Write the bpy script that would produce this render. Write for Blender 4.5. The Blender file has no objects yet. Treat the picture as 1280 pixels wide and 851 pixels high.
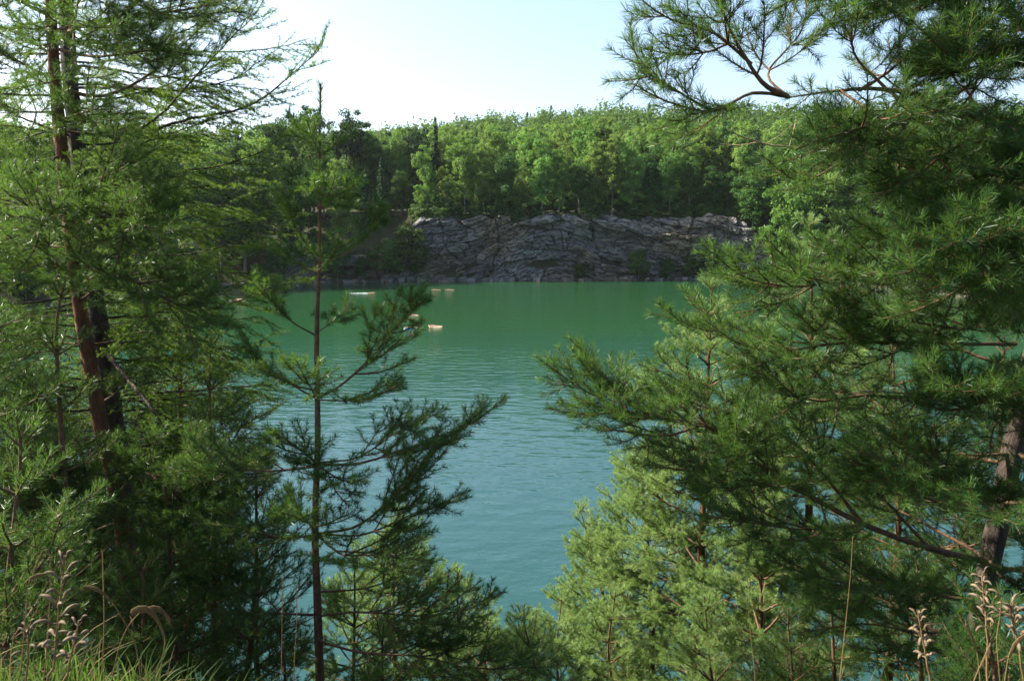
import bpy, bmesh, math, random
import numpy as np
from mathutils import Vector

SC = bpy.context.scene
COL = SC.collection
RNG = np.random.default_rng(7)
random.seed(7)

# ------------------------------------------------------------------ camera geometry
F = 967.0
CAM = np.array([0.0, 0.0, 13.0])
PITCH = math.atan((425.5 - 285.0) / F)
def at(px, py, Y):
    """world point on the ray through photo pixel (px,py) at world depth Y"""
    cx, cy = (px - 640.0) / F, -(py - 425.5) / F
    d = np.array([cx, math.cos(PITCH) + cy * math.sin(PITCH), -math.sin(PITCH) + cy * math.cos(PITCH)])
    return CAM + d * (Y / d[1])
def on_water(px, py, z=0.0):
    p = at(px, py, 1.0) - CAM
    return CAM + p * ((z - 13.0) / p[2])

# ------------------------------------------------------------------ noise
def _hash(ix, iy, seed):
    h = (ix.astype(np.int64) * 374761393 + iy.astype(np.int64) * 668265263 + seed * 1274126177) & 0x7fffffff
    h = ((h ^ (h >> 13)) * 1274126177) & 0x7fffffff
    return ((h ^ (h >> 16)) & 0xffff) / 65535.0
def vnoise(x, y, seed=0):
    ix, iy = np.floor(x), np.floor(y)
    fx, fy = x - ix, y - iy
    fx, fy = fx * fx * (3 - 2 * fx), fy * fy * (3 - 2 * fy)
    a, b = _hash(ix, iy, seed), _hash(ix + 1, iy, seed)
    c, d = _hash(ix, iy + 1, seed), _hash(ix + 1, iy + 1, seed)
    return (a * (1 - fx) + b * fx) * (1 - fy) + (c * (1 - fx) + d * fx) * fy
def fbm(x, y, seed=0, octv=4):
    s, a, t = 0.0, 0.5, 0.0
    for k in range(octv):
        s = s + a * vnoise(x * 2 ** k, y * 2 ** k, seed + k); t += a; a *= 0.5
    return s / t - 0.5
def worley(x, y, seed):
    """nearest jittered cell: (id hash, second hash, local offsets, edge distance)"""
    ix, iy = np.floor(x), np.floor(y)
    best = np.full(x.shape, 9.0); sec = np.full(x.shape, 9.0)
    bid = np.zeros(x.shape); bid2 = np.zeros(x.shape); dx = np.zeros(x.shape); dy = np.zeros(x.shape)
    for a in (-1, 0, 1):
        for b in (-1, 0, 1):
            cx, cy = ix + a, iy + b
            px = cx + 0.1 + 0.8 * _hash(cx, cy, seed); py = cy + 0.1 + 0.8 * _hash(cx, cy, seed + 1)
            d = np.maximum(np.abs(x - px), np.abs(y - py)) * 0.6 + np.hypot(x - px, y - py) * 0.4
            m = d < best
            sec = np.where(m, best, np.minimum(sec, d))
            best = np.where(m, d, best)
            bid = np.where(m, _hash(cx, cy, seed + 2), bid); bid2 = np.where(m, _hash(cx, cy, seed + 3), bid2)
            dx = np.where(m, x - px, dx); dy = np.where(m, y - py, dy)
    return bid, bid2, dx, dy, sec - best
def sstep(a, b, x):
    t = np.clip((x - a) / (b - a), 0, 1)
    return t * t * (3 - 2 * t)

# ------------------------------------------------------------------ object helpers
def tag(o, label=None, cat=None, group=None, kind=None):
    if label: o['label'] = label
    if cat: o['category'] = cat
    if group: o['group'] = group
    if kind: o['kind'] = kind
    return o
def empty(name, loc, label=None, cat=None, group=None, rz=0.0):
    o = bpy.data.objects.new(name, None); COL.objects.link(o)
    o.location = loc; o.rotation_euler = (0, 0, rz); o.empty_display_size = 0.3
    return tag(o, label, cat, group)
def mesh_np(name, V, faces, mat, smooth=False):
    """faces: list of int arrays (n,3) or (n,4)"""
    V = np.ascontiguousarray(V, dtype=np.float32)
    me = bpy.data.meshes.new(name)
    faces = [np.asarray(f, dtype=np.int32) for f in faces if len(f)]
    idx = np.concatenate([f.ravel() for f in faces]) if faces else np.zeros(0, np.int32)
    tot = np.concatenate([np.full(len(f), f.shape[1], np.int32) for f in faces]) if faces else np.zeros(0, np.int32)
    start = np.concatenate([[0], np.cumsum(tot)[:-1]]).astype(np.int32)
    me.vertices.add(len(V)); me.vertices.foreach_set('co', V.ravel())
    me.loops.add(len(idx)); me.loops.foreach_set('vertex_index', idx)
    me.polygons.add(len(tot)); me.polygons.foreach_set('loop_start', start)
    try: me.polygons.foreach_set('loop_total', tot)
    except Exception: pass
    me.polygons.foreach_set('use_smooth', np.full(len(tot), smooth, dtype=bool))
    me.update(calc_edges=True)
    me.materials.append(mat)
    return me
def link(name, me, parent=None, loc=(0, 0, 0)):
    o = bpy.data.objects.new(name, me); COL.objects.link(o)
    o.location = loc
    if parent: o.parent = parent
    return o
def children(o, table=None):
    return [c for c in COL.objects if c.parent == o]
def copy_tree(o, parent=None):
    c = o.copy(); COL.objects.link(c)
    if parent: c.parent = parent
    for ch in list(o.children): copy_tree(ch, c)
    return c

class Buf:
    """collects tubes and faces for ONE mesh"""
    def __init__(s): s.V = []; s.T = []; s.Q = []; s.n = 0
    def add(s, V, T=None, Q=None):
        s.V.append(np.asarray(V, float))
        if T is not None and len(T): s.T.append(np.asarray(T) + s.n)
        if Q is not None and len(Q): s.Q.append(np.asarray(Q) + s.n)
        s.n += len(V)
    def tube(s, P, R, k=6, wob=0.0):
        P = np.asarray(P, float); n = len(P)
        R = np.broadcast_to(np.asarray(R, float), (n,))
        T = np.gradient(P, axis=0); T /= np.linalg.norm(T, axis=1)[:, None] + 1e-9
        ref = np.array([0.13, 0.31, 0.94]) if abs(T[0, 2]) < 0.8 else np.array([0.9, 0.4, 0.1])
        A = np.cross(T, ref); A /= np.linalg.norm(A, axis=1)[:, None] + 1e-9
        B = np.cross(T, A)
        th = np.arange(k) * 2 * math.pi / k
        RR = R[:, None] * (1 + (wob * RNG.normal(size=(n, k)) if wob else 0))
        V = P[:, None, :] + RR[..., None] * (np.cos(th)[None, :, None] * A[:, None, :] + np.sin(th)[None, :, None] * B[:, None, :])
        i = np.arange(n - 1)[:, None] * k; j = np.arange(k)[None, :]; j2 = (j + 1) % k
        Q = np.stack([i + j, i + j2, i + k + j2, i + k + j], -1).reshape(-1, 4)
        s.add(V.reshape(-1, 3), Q=Q)
        s.add([P[-1] + T[-1] * R[-1]] + list(V[-1]), T=[(0, 1 + a, 1 + (a + 1) % k) for a in range(k)])
    def mesh(s, name, mat, origin=(0, 0, 0), smooth=False):
        V = np.concatenate(s.V) - np.asarray(origin) if s.V else np.zeros((0, 3))
        fs = []
        if s.Q: fs.append(np.concatenate(s.Q))
        if s.T: fs.append(np.concatenate(s.T))
        return mesh_np(name, V, fs, mat, smooth)
    def build(s, name, mat, parent=None, origin=(0, 0, 0), smooth=False, loc=(0, 0, 0)):
        return link(name, s.mesh(name, mat, origin, smooth), parent, loc)

def unit(v):
    v = np.asarray(v, float); return v / (np.linalg.norm(v) + 1e-9)
def spline(pts, step):
    """Catmull-Rom through pts, resampled to about equal steps"""
    P = np.asarray(pts, float)
    if len(P) > 2:
        E = np.vstack([2 * P[0] - P[1], P, 2 * P[-1] - P[-2]])
        out = []
        for i in range(1, len(E) - 2):
            t = np.linspace(0, 1, 12, endpoint=False)[:, None]
            a, b, c, d = E[i - 1], E[i], E[i + 1], E[i + 2]
            out.append(0.5 * ((2 * b) + (-a + c) * t + (2 * a - 5 * b + 4 * c - d) * t ** 2 + (-a + 3 * b - 3 * c + d) * t ** 3))
        P = np.vstack(out + [P[-1:]])
    seg = np.linalg.norm(np.diff(P, axis=0), axis=1); s = np.concatenate([[0], np.cumsum(seg)])
    n = max(3, int(s[-1] / step) + 1)
    u = np.linspace(0, s[-1], n)
    return np.stack([np.interp(u, s, P[:, k]) for k in range(3)], 1), u

# ------------------------------------------------------------------ materials
def newmat(name):
    m = bpy.data.materials.new(name); m.use_nodes = True
    nt = m.node_tree; nt.nodes.clear()
    return m, nt, nt.nodes, nt.links
def ramp(N, stops):
    r = N.new('ShaderNodeValToRGB')
    while len(r.color_ramp.elements) < len(stops): r.color_ramp.elements.new(0.5)
    for e, (p, c) in zip(r.color_ramp.elements, stops):
        e.position = p; e.color = (*c, 1)
    return r
def leaf_mat(name, c_dark, c_light, trans, scale=2.0, tmix=0.35, rough=0.45, spec=0.35, obj_rand=0.0):
    m, nt, N, L = newmat(name)
    tc = N.new('ShaderNodeTexCoord'); no = N.new('ShaderNodeTexNoise')
    no.inputs['Scale'].default_value = scale; no.inputs['Detail'].default_value = 3
    L.new(tc.outputs['Object'], no.inputs['Vector'])
    r = ramp(N, [(0.3, c_dark), (0.7, c_light)])
    L.new(no.outputs['Fac'], r.inputs['Fac'])
    col = r.outputs['Color']
    if obj_rand:
        oi = N.new('ShaderNodeObjectInfo'); hs = N.new('ShaderNodeHueSaturation')
        mh = N.new('ShaderNodeMapRange'); mh.inputs['To Min'].default_value = 0.5 - 0.03 * obj_rand; mh.inputs['To Max'].default_value = 0.5 + 0.05 * obj_rand
        mv = N.new('ShaderNodeMapRange'); mv.inputs['To Min'].default_value = 1 - 0.3 * obj_rand; mv.inputs['To Max'].default_value = 1 + 0.4 * obj_rand
        mm = N.new('ShaderNodeMath'); mm.operation = 'FRACT'; m2 = N.new('ShaderNodeMath'); m2.operation = 'MULTIPLY'; m2.inputs[1].default_value = 7.31
        L.new(oi.outputs['Random'], mh.inputs['Value']); L.new(oi.outputs['Random'], m2.inputs[0]); L.new(m2.outputs[0], mm.inputs[0]); L.new(mm.outputs[0], mv.inputs['Value'])
        L.new(mh.outputs[0], hs.inputs['Hue']); L.new(mv.outputs[0], hs.inputs['Value']); L.new(col, hs.inputs['Color'])
        col = hs.outputs['Color']
    p = N.new('ShaderNodeBsdfPrincipled'); p.inputs['Roughness'].default_value = rough
    p.inputs['Specular IOR Level'].default_value = spec
    L.new(col, p.inputs['Base Color'])
    t = N.new('ShaderNodeBsdfTranslucent')
    mixc = N.new('ShaderNodeMix'); mixc.data_type = 'RGBA'; mixc.blend_type = 'MIX'; mixc.inputs[0].default_value = 0.6
    L.new(col, mixc.inputs[6]); mixc.inputs[7].default_value = (*trans, 1)
    L.new(mixc.outputs[2], t.inputs['Color'])
    mx = N.new('ShaderNodeMixShader'); mx.inputs[0].default_value = tmix
    L.new(p.outputs[0], mx.inputs[1]); L.new(t.outputs[0], mx.inputs[2])
    o = N.new('ShaderNodeOutputMaterial'); L.new(mx.outputs[0], o.inputs[0])
    return m
def rough_mat(name, stops, scale=8.0, bump=0.3, stretch=(1, 1, 1), rough=0.85, dist=0.02, detail=6):
    m, nt, N, L = newmat(name)
    tc = N.new('ShaderNodeTexCoord'); mp = N.new('ShaderNodeMapping'); mp.inputs['Scale'].default_value = stretch
    no = N.new('ShaderNodeTexNoise'); no.inputs['Scale'].default_value = scale; no.inputs['Detail'].default_value = detail
    no.inputs['Roughness'].default_value = 0.65
    L.new(tc.outputs['Object'], mp.inputs['Vector']); L.new(mp.outputs[0], no.inputs['Vector'])
    r = ramp(N, stops); L.new(no.outputs['Fac'], r.inputs['Fac'])
    p = N.new('ShaderNodeBsdfPrincipled'); p.inputs['Roughness'].default_value = rough; p.inputs['Specular IOR Level'].default_value = 0.2
    L.new(r.outputs['Color'], p.inputs['Base Color'])
    b = N.new('ShaderNodeBump'); b.inputs['Strength'].default_value = bump; b.inputs['Distance'].default_value = dist
    L.new(no.outputs['Fac'], b.inputs['Height']); L.new(b.outputs[0], p.inputs['Normal'])
    o = N.new('ShaderNodeOutputMaterial'); L.new(p.outputs[0], o.inputs[0])
    return m
def plain_mat(name, c, rough=0.5, spec=0.3, var=0.15, scale=20):
    a = tuple(x * (1 - var) for x in c); b = tuple(min(1, x * (1 + var)) for x in c)
    m = rough_mat(name, [(0.3, a), (0.7, b)], scale=scale, bump=0.05, rough=rough)
    return m

M = {}
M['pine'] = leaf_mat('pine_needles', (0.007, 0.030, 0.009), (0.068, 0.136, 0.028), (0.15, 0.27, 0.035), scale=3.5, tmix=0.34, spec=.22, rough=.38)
M['pine_young_lit'] = leaf_mat('young_pine_needles_lit', (0.095, 0.175, 0.050), (0.22, 0.30, 0.095), (0.26, 0.40, 0.09), scale=2.5, tmix=0.40, spec=.3, rough=.4)  # young pines' paler needles, with sunlit brightness put into the colour
M['larch'] = leaf_mat('larch_needles', (0.035, 0.085, 0.012), (0.10, 0.18, 0.022), (0.22, 0.35, 0.03), scale=3, tmix=0.42, spec=.15)
M['aspen'] = leaf_mat('aspen_leaves', (0.075, 0.155, 0.030), (0.15, 0.235, 0.050), (0.21, 0.32, 0.04), scale=0.3, tmix=0.4, obj_rand=0.7, spec=.1, rough=.6)
M['dark_leaf'] = leaf_mat('dark_leaves', (0.030, 0.072, 0.014), (0.06, 0.115, 0.020), (0.10, 0.18, 0.02), scale=0.3, tmix=0.3, obj_rand=0.6, spec=.1, rough=.6)
M['conifer'] = leaf_mat('conifer_foliage', (0.016, 0.040, 0.014), (0.034, 0.066, 0.020), (0.04, 0.09, 0.02), scale=0.4, tmix=0.15, obj_rand=0.5, spec=.08, rough=.7)
M['hillwood'] = leaf_mat('hill_wood_leaves', (0.028, 0.070, 0.018), (0.095, 0.155, 0.030), (0.12, 0.20, 0.03), scale=0.10, tmix=0.3, spec=.06, rough=.7)
M['grass'] = leaf_mat('grass_blades', (0.02, 0.052, 0.009), (0.07, 0.115, 0.020), (0.12, 0.19, 0.03), scale=4, tmix=0.35, spec=.12, rough=.6)
M['dry'] = leaf_mat('dry_straw', (0.12, 0.075, 0.032), (0.26, 0.18, 0.085), (0.26, 0.18, 0.08), scale=14, tmix=0.3, spec=.12, rough=.7)
M['pod'] = leaf_mat('lupin_pods', (0.07, 0.052, 0.034), (0.19, 0.14, 0.085), (0.20, 0.14, 0.08), scale=90, tmix=0.15, rough=0.7, spec=.15)
M['herb'] = leaf_mat('herb_leaves', (0.022, 0.065, 0.014), (0.05, 0.115, 0.02), (0.10, 0.2, 0.03), scale=6, tmix=0.4)
M['redbark'] = rough_mat('orange_pine_bark', [(0.25, (0.025, 0.015, 0.010)), (0.5, (0.10, 0.045, 0.022)), (0.8, (0.24, 0.115, 0.055))], scale=16, bump=1.0, stretch=(1, 1, 0.35), dist=0.03)
M['darkbark'] = rough_mat('dark_larch_bark', [(0.3, (0.018, 0.014, 0.011)), (0.55, (0.06, 0.044, 0.033)), (0.8, (0.15, 0.115, 0.085))], scale=18, bump=1.0, stretch=(1, 1, 0.3), dist=0.04)
M['twig'] = rough_mat('brown_twig_bark', [(0.3, (0.045, 0.028, 0.018)), (0.7, (0.15, 0.085, 0.045))], scale=30, bump=0.5, dist=0.005)
M['paletwig'] = rough_mat('bare_pale_twig', [(0.3, (0.16, 0.11, 0.075)), (0.7, (0.36, 0.26, 0.17))], scale=30, bump=0.5, dist=0.005)
M['greytrunk'] = rough_mat('grey_tree_trunk', [(0.3, (0.07, 0.06, 0.045)), (0.7, (0.26, 0.24, 0.19))], scale=2, bump=0.4, dist=0.05)
M['skin'] = plain_mat('skin', (0.52, 0.30, 0.20), rough=0.45)
M['hair'] = plain_mat('dark_hair', (0.05, 0.03, 0.02), rough=0.5)
M['orange'] = plain_mat('orange_vinyl', (0.70, 0.40, 0.14), rough=0.3)
M['cream'] = plain_mat('cream_vinyl', (0.78, 0.66, 0.45), rough=0.3)
M['bluefloat'] = plain_mat('blue_vinyl', (0.05, 0.28, 0.75), rough=0.3)
M['whitecloth'] = plain_mat('white_fabric', (0.75, 0.76, 0.78), rough=0.6)
M['redcloth'] = plain_mat('red_fabric', (0.45, 0.06, 0.06), rough=0.6)

# ground
def ground_material():
    m, nt, N, L = newmat('ground_litter_and_moss')
    g = N.new('ShaderNodeNewGeometry')
    n1 = N.new('ShaderNodeTexNoise'); n1.inputs['Scale'].default_value = 1.4; n1.inputs['Detail'].default_value = 7
    n2 = N.new('ShaderNodeTexNoise'); n2.inputs['Scale'].default_value = 25; n2.inputs['Detail'].default_value = 4
    L.new(g.outputs['Position'], n1.inputs['Vector']); L.new(g.outputs['Position'], n2.inputs['Vector'])
    r1 = ramp(N, [(0.35, (0.022, 0.036, 0.010)), (0.5, (0.035, 0.035, 0.016)), (0.7, (0.07, 0.055, 0.032))])
    L.new(n1.outputs['Fac'], r1.inputs['Fac'])
    mx = N.new('ShaderNodeMix'); mx.data_type = 'RGBA'; mx.blend_type = 'OVERLAY'; mx.inputs[0].default_value = 0.6
    L.new(r1.outputs['Color'], mx.inputs[6]); L.new(n2.outputs['Fac'], mx.inputs[7])
    # a bare stony band along the waterline
    sp = N.new('ShaderNodeSeparateXYZ'); L.new(g.outputs['Position'], sp.inputs[0])
    mr = N.new('ShaderNodeMapRange'); mr.inputs['From Min'].default_value = 0.2; mr.inputs['From Max'].default_value = 0.8; mr.inputs['To Min'].default_value = 1; mr.inputs['To Max'].default_value = 0
    L.new(sp.outputs[2], mr.inputs['Value'])
    mx2 = N.new('ShaderNodeMix'); mx2.data_type = 'RGBA'; L.new(mr.outputs[0], mx2.inputs[0])
    L.new(mx.outputs[2], mx2.inputs[6]); mx2.inputs[7].default_value = (0.09, 0.08, 0.06, 1)
    p = N.new('ShaderNodeBsdfPrincipled'); p.inputs['Roughness'].default_value = 0.95; p.inputs['Specular IOR Level'].default_value = 0.1
    L.new(mx2.outputs[2], p.inputs['Base Color'])
    b = N.new('ShaderNodeBump'); b.inputs['Strength'].default_value = 0.6; b.inputs['Distance'].default_value = 0.06
    L.new(n2.outputs['Fac'], b.inputs['Height']); L.new(b.outputs[0], p.inputs['Normal'])
    o = N.new('ShaderNodeOutputMaterial'); L.new(p.outputs[0], o.inputs[0])
    return m
def water_material():
    m, nt, N, L = newmat('quarry_lake_water')
    g = N.new('ShaderNodeNewGeometry')
    mp = N.new('ShaderNodeMapping'); mp.inputs['Scale'].default_value = (0.55, 1.0, 1.0); mp.inputs['Rotation'].default_value = (0, 0, 0.15)
    L.new(g.outputs['Position'], mp.inputs['Vector'])
    n1 = N.new('ShaderNodeTexNoise'); n1.inputs['Scale'].default_value = 1.0; n1.inputs['Detail'].default_value = 3; n1.inputs['Roughness'].default_value = 0.5
    n2 = N.new('ShaderNodeTexNoise'); n2.inputs['Scale'].default_value = 3.6; n2.inputs['Detail'].default_value = 3
    n3 = N.new('ShaderNodeTexNoise'); n3.inputs['Scale'].default_value = 0.035; n3.inputs['Detail'].default_value = 3
    for n in (n1, n2, n3): L.new(mp.outputs[0], n.inputs['Vector'])
    # breeze patches: ripples are stronger in some places
    mr = N.new('ShaderNodeMapRange'); mr.inputs['From Min'].default_value = 0.38; mr.inputs['From Max'].default_value = 0.62
    mr.inputs['To Min'].default_value = 0.45; mr.inputs['To Max'].default_value = 1.1
    L.new(n3.outputs['Fac'], mr.inputs['Value'])
    b1 = N.new('ShaderNodeBump'); b1.inputs['Distance'].default_value = 0.12
    L.new(mr.outputs[0], b1.inputs['Strength']); L.new(n1.outputs['Fac'], b1.inputs['Height'])
    b2 = N.new('ShaderNodeBump'); b2.inputs['Distance'].default_value = 0.012; b2.inputs['Strength'].default_value = 0.7
    L.new(n2.outputs['Fac'], b2.inputs['Height']); L.new(b1.outputs[0], b2.inputs['Normal'])
    p = N.new('ShaderNodeBsdfPrincipled')
    sp = N.new('ShaderNodeSeparateXYZ'); L.new(g.outputs['Position'], sp.inputs[0])
    ma = N.new('ShaderNodeMath'); ma.operation = 'MULTIPLY_ADD'; ma.inputs[1].default_value = 60.0; L.new(n3.outputs['Fac'], ma.inputs[0]); L.new(sp.outputs[1], ma.inputs[2])
    md = N.new('ShaderNodeMapRange'); md.inputs['From Min'].default_value = 70; md.inputs['From Max'].default_value = 135; L.new(ma.outputs[0], md.inputs['Value'])
    dc = ramp(N, [(0.0, (0.013, 0.045, 0.041)), (1.0, (0.012, 0.049, 0.017))]); L.new(md.outputs[0], dc.inputs['Fac']); L.new(dc.outputs['Color'], p.inputs['Base Color'])
    p.inputs['Roughness'].default_value = 0.06; p.inputs['IOR'].default_value = 1.33
    L.new(b2.outputs[0], p.inputs['Normal'])
    o = N.new('ShaderNodeOutputMaterial'); L.new(p.outputs[0], o.inputs[0])
    return m
def rock_material():
    m, nt, N, L = newmat('quarry_rock')
    g = N.new('ShaderNodeNewGeometry')
    mp = N.new('ShaderNodeMapping'); mp.inputs['Rotation'].default_value = (0, 0.32, 0); mp.inputs['Scale'].default_value = (0.3, 0.4, 1.2)
    L.new(g.outputs['Position'], mp.inputs['Vector'])
    n1 = N.new('ShaderNodeTexNoise'); n1.inputs['Scale'].default_value = 0.9; n1.inputs['Detail'].default_value = 7; n1.inputs['Roughness'].default_value = 0.65
    L.new(mp.outputs[0], n1.inputs['Vector'])
    n2 = N.new('ShaderNodeTexNoise'); n2.inputs['Scale'].default_value = 0.10; n2.inputs['Detail'].default_value = 5
    L.new(g.outputs['Position'], n2.inputs['Vector'])
    r1 = ramp(N, [(0.3, (0.056, 0.056, 0.053)), (0.5, (0.135, 0.131, 0.120)), (0.72, (0.215, 0.205, 0.185))]); L.new(n1.outputs['Fac'], r1.inputs['Fac'])
    r2 = ramp(N, [(0.46, (0, 0, 0)), (0.64, (1, 1, 1))]); L.new(n2.outputs['Fac'], r2.inputs['Fac'])
    mx = N.new('ShaderNodeMix'); mx.data_type = 'RGBA'; L.new(r2.outputs['Color'], mx.inputs[0])
    mu = N.new('ShaderNodeMix'); mu.data_type = 'RGBA'; mu.blend_type = 'MULTIPLY'; mu.inputs[0].default_value = 1
    L.new(r1.outputs['Color'], mu.inputs[6]); mu.inputs[7].default_value = (1.12, 0.96, 0.74, 1)
    L.new(r1.outputs['Color'], mx.inputs[6]); L.new(mu.outputs[2], mx.inputs[7])
    p = N.new('ShaderNodeBsdfPrincipled'); p.inputs['Roughness'].default_value = 0.85; p.inputs['Specular IOR Level'].default_value = 0.2
    L.new(mx.outputs[2], p.inputs['Base Color'])
    b = N.new('ShaderNodeBump'); b.inputs['Strength'].default_value = 0.8; b.inputs['Distance'].default_value = 0.35
    L.new(n1.outputs['Fac'], b.inputs['Height']); L.new(b.outputs[0], p.inputs['Normal'])
    o = N.new('ShaderNodeOutputMaterial'); L.new(p.outputs[0], o.inputs[0])
    return m
M['ground'] = ground_material(); M['water'] = water_material(); M['rock'] = rock_material()

# ------------------------------------------------------------------ terrain
SKEW = 0.09
LX, LY, AX, AY = 5.0, 107.0, 80.0, 87.5
def lake_s(x, y):
    y = y - SKEW * (x - 20) * sstep(90, 185, y)
    r = (np.abs((x - LX) / AX) ** 4 + np.abs((y - LY) / AY) ** 4) ** 0.25
    return (r - 1) * 83.0
def far_edge(x):
    return LY + AY * (1 - np.clip(np.abs((x - LX) / AX), 0, 0.98) ** 4) ** 0.25 + SKEW * (x - 20)
def cliff_h(x):
    """height of the bare rock wall along x"""
    return 15.6 * sstep(-30, -22, x) * (1 - sstep(55, 73, x)) + 6.0 * sstep(-62, -50, x) * (1 - sstep(-30, -22, x)) 
def ground(x, y):
    x = np.asarray(x, float); y = np.asarray(y, float)
    s = lake_s(x, y) + 3.0 * fbm(x * 0.03, y * 0.03, 3) * sstep(40, 80, y)
    near = np.minimum(0.69 * s, 11.45)
    near = near + 0.30 * np.exp(-((x + 1.35) ** 2 / 0.5 + (y - 1.9) ** 2 / 0.5)) + 0.22 * np.exp(-((x - 1.25) ** 2 / 0.4 + (y - 1.9) ** 2 / 0.5))
    near = near + 0.25 * fbm(x * 0.7, y * 0.7, 11) * sstep(1.5, 5, y)
    ch = cliff_h(x)
    s2 = np.maximum(s - 2.2, 0)
    wall = np.minimum(4.0 * s2, ch) + np.minimum(0.75 * s2, np.maximum(15.8 - ch, 0))
    far = np.where(s > 0, 0.25 * np.minimum(s, 2.2) + wall + 0.06 * np.maximum(s - 12, 0), s)
    hill = 32 * sstep(245, 470, y) * (0.50 + 0.56 * sstep(-100, 75, x)) * (0.97 + 0.6 * fbm(x * 0.008, y * 0.008, 21))
    far = far + hill
    w = sstep(0.05, 0.6, (y - LY) / AY)
    z = near * (1 - w) + far * w
    return np.where(s < 0, np.maximum(s * 0.6, -4.0), z)

def build_ground():
    def axis(lo, hi, c, d0, grow):
        up = [c]
        d = d0
        while up[-1] < hi: up.append(up[-1] + d); d *= grow
        dn = [c]; d = d0
        while dn[-1] > lo: dn.append(dn[-1] - d); d *= grow
        return np.array(sorted(set(dn + up)))
    xs = axis(-850, 850, 0, 0.18, 1.028); xs = xs[np.abs(xs) < 900]
    xs = np.unique(np.concatenate([xs, np.arange(-95, 105, 2.0)]))
    ys = axis(-80, 30, 3.0, 0.18, 1.03); ys = ys[ys < 22]
    ys = np.concatenate([ys, np.arange(22, 180, 3.0), np.arange(180, 215, 0.8), np.arange(216, 520, 6.0), np.linspace(530, 1100, 20)])
    X, Y = np.meshgrid(xs, ys)
    Z = ground(X, Y)
    V = np.stack([X, Y, Z], -1).reshape(-1, 3)
    ny, nx = X.shape
    i = (np.arange(ny - 1)[:, None] * nx + np.arange(nx - 1)[None, :]).ravel()
    Q = np.stack([i, i + 1, i + nx + 1, i + nx], 1)
    o = link('ground', mesh_np('ground', V, [Q], M['ground'], True)); tag(o, 'wooded slopes and stony shores around the quarry lake', kind='structure')
build_ground()
def build_water():
    V = np.array([(-150, 5, 0), (160, 5, 0), (160, 215, 0), (-150, 215, 0)], float)
    o = link('water', mesh_np('water', V, [np.array([[0, 1, 2, 3]])], M['water'])); tag(o, 'rippled green and turquoise water of the quarry lake', kind='structure')
build_water()

def build_cliff():
    us = np.arange(-66, 68, 0.2); n_v = 90
    U, T = np.meshgrid(us, np.linspace(0, 1, n_v))
    top = np.maximum(cliff_h(U) * (1 + .15 * fbm(U * 0.09, U * 0 + 3, 31) + .15 * fbm(U * .4, U * 0 + 9, 33)) + 0.5, 0.6)
    Vh = -0.4 + T * (top + 0.4)
    # tilted beds on the left, blocky faces to the right
    dip = 0.36 * (1 - sstep(5, 25, U)) - 0.12 * sstep(20, 40, U)
    a = U * np.cos(dip) + Vh * np.sin(dip); b = -U * np.sin(dip) + Vh * np.cos(dip)
    a = a + 2.0 * fbm(U * .15, Vh * .2, 81); b = b + 2.2 * fbm(U * .12, Vh * .15, 83)
    w1 = worley(a / 7.0, b / 1.9, 41); w2 = worley(a / 2.4, b / 0.75, 51); w3 = worley(a / 0.9, b / 0.4, 61)
    d = 2.6 * (w1[0] - 0.5) + 1.6 * w1[3] * (w1[1] - 0.3) + 1.5 * w1[2] * (w1[1] - .5) + 1.0 * (w2[0] - 0.5) + .5 * w2[3] * (w2[1] - 0.4) + .9 * w2[2] * (w2[0] - .5) - 1.0 * np.exp(-((fbm(U * .11 + Vh * .02, Vh * .05, 91)) / .02) ** 2) + 0.4 * (w3[0] - 0.5) - .6 * (w1[4] < .05)
    d = d + 4.0 * fbm(U * 0.05, Vh * 0.08, 71) + 1.2 * fbm(U * 0.4, Vh * 0.5, 75)
    d = d - 0.35 * (w2[4] < 0.07)
    back = 0.9 + 0.10 * Vh + 1.2 * sstep(0.9, 1.0, T) + 3.0 * sstep(0.985, 1.0, T)
    Y = far_edge(U) + back - d
    V = np.stack([U, Y, Vh], -1).reshape(-1, 3)
    ny, nx = U.shape
    i = (np.arange(ny - 1)[:, None] * nx + np.arange(nx - 1)[None, :]).ravel()
    Q = np.stack([i, i + 1, i + nx + 1, i + nx], 1)
    o = link('cliff', mesh_np('cliff', V, [Q], M['rock'], False)); tag(o, 'grey broken rock wall with tilted beds rising from the far shore', kind='structure')
    # fallen blocks at the foot
    B = Buf()
    for k in range(130):
        x = RNG.uniform(-60, 58); sz = RNG.uniform(0.25, 0.9) * (1.3 if x < 15 else 0.9)
        c = np.array([x, far_edge(x) - RNG.uniform(-1.5, 0.9), RNG.uniform(0, 0.35)])
        A = np.array([[sx, sy, s_] for sx in (-1, 1) for sy in (-1, 1) for s_ in (-1, 1)], float) * np.array([1.4, 1, 0.6]) * sz
        A = A * RNG.uniform(0.6, 1.1, A.shape); th = RNG.uniform(0, 3)
        R = np.array([[math.cos(th), -math.sin(th), 0.15], [math.sin(th), math.cos(th), 0.1], [-0.15, -0.1, 1]])
        B.add(A @ R.T + c, Q=[(0, 1, 3, 2), (4, 6, 7, 5), (0, 4, 5, 1), (2, 3, 7, 6), (0, 2, 6, 4), (1, 5, 7, 3)])
    o = B.build('fallen_rocks', M['rock']); tag(o, 'jumble of fallen grey rocks along the foot of the rock wall', 'rocks', kind='stuff')
build_cliff()

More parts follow.
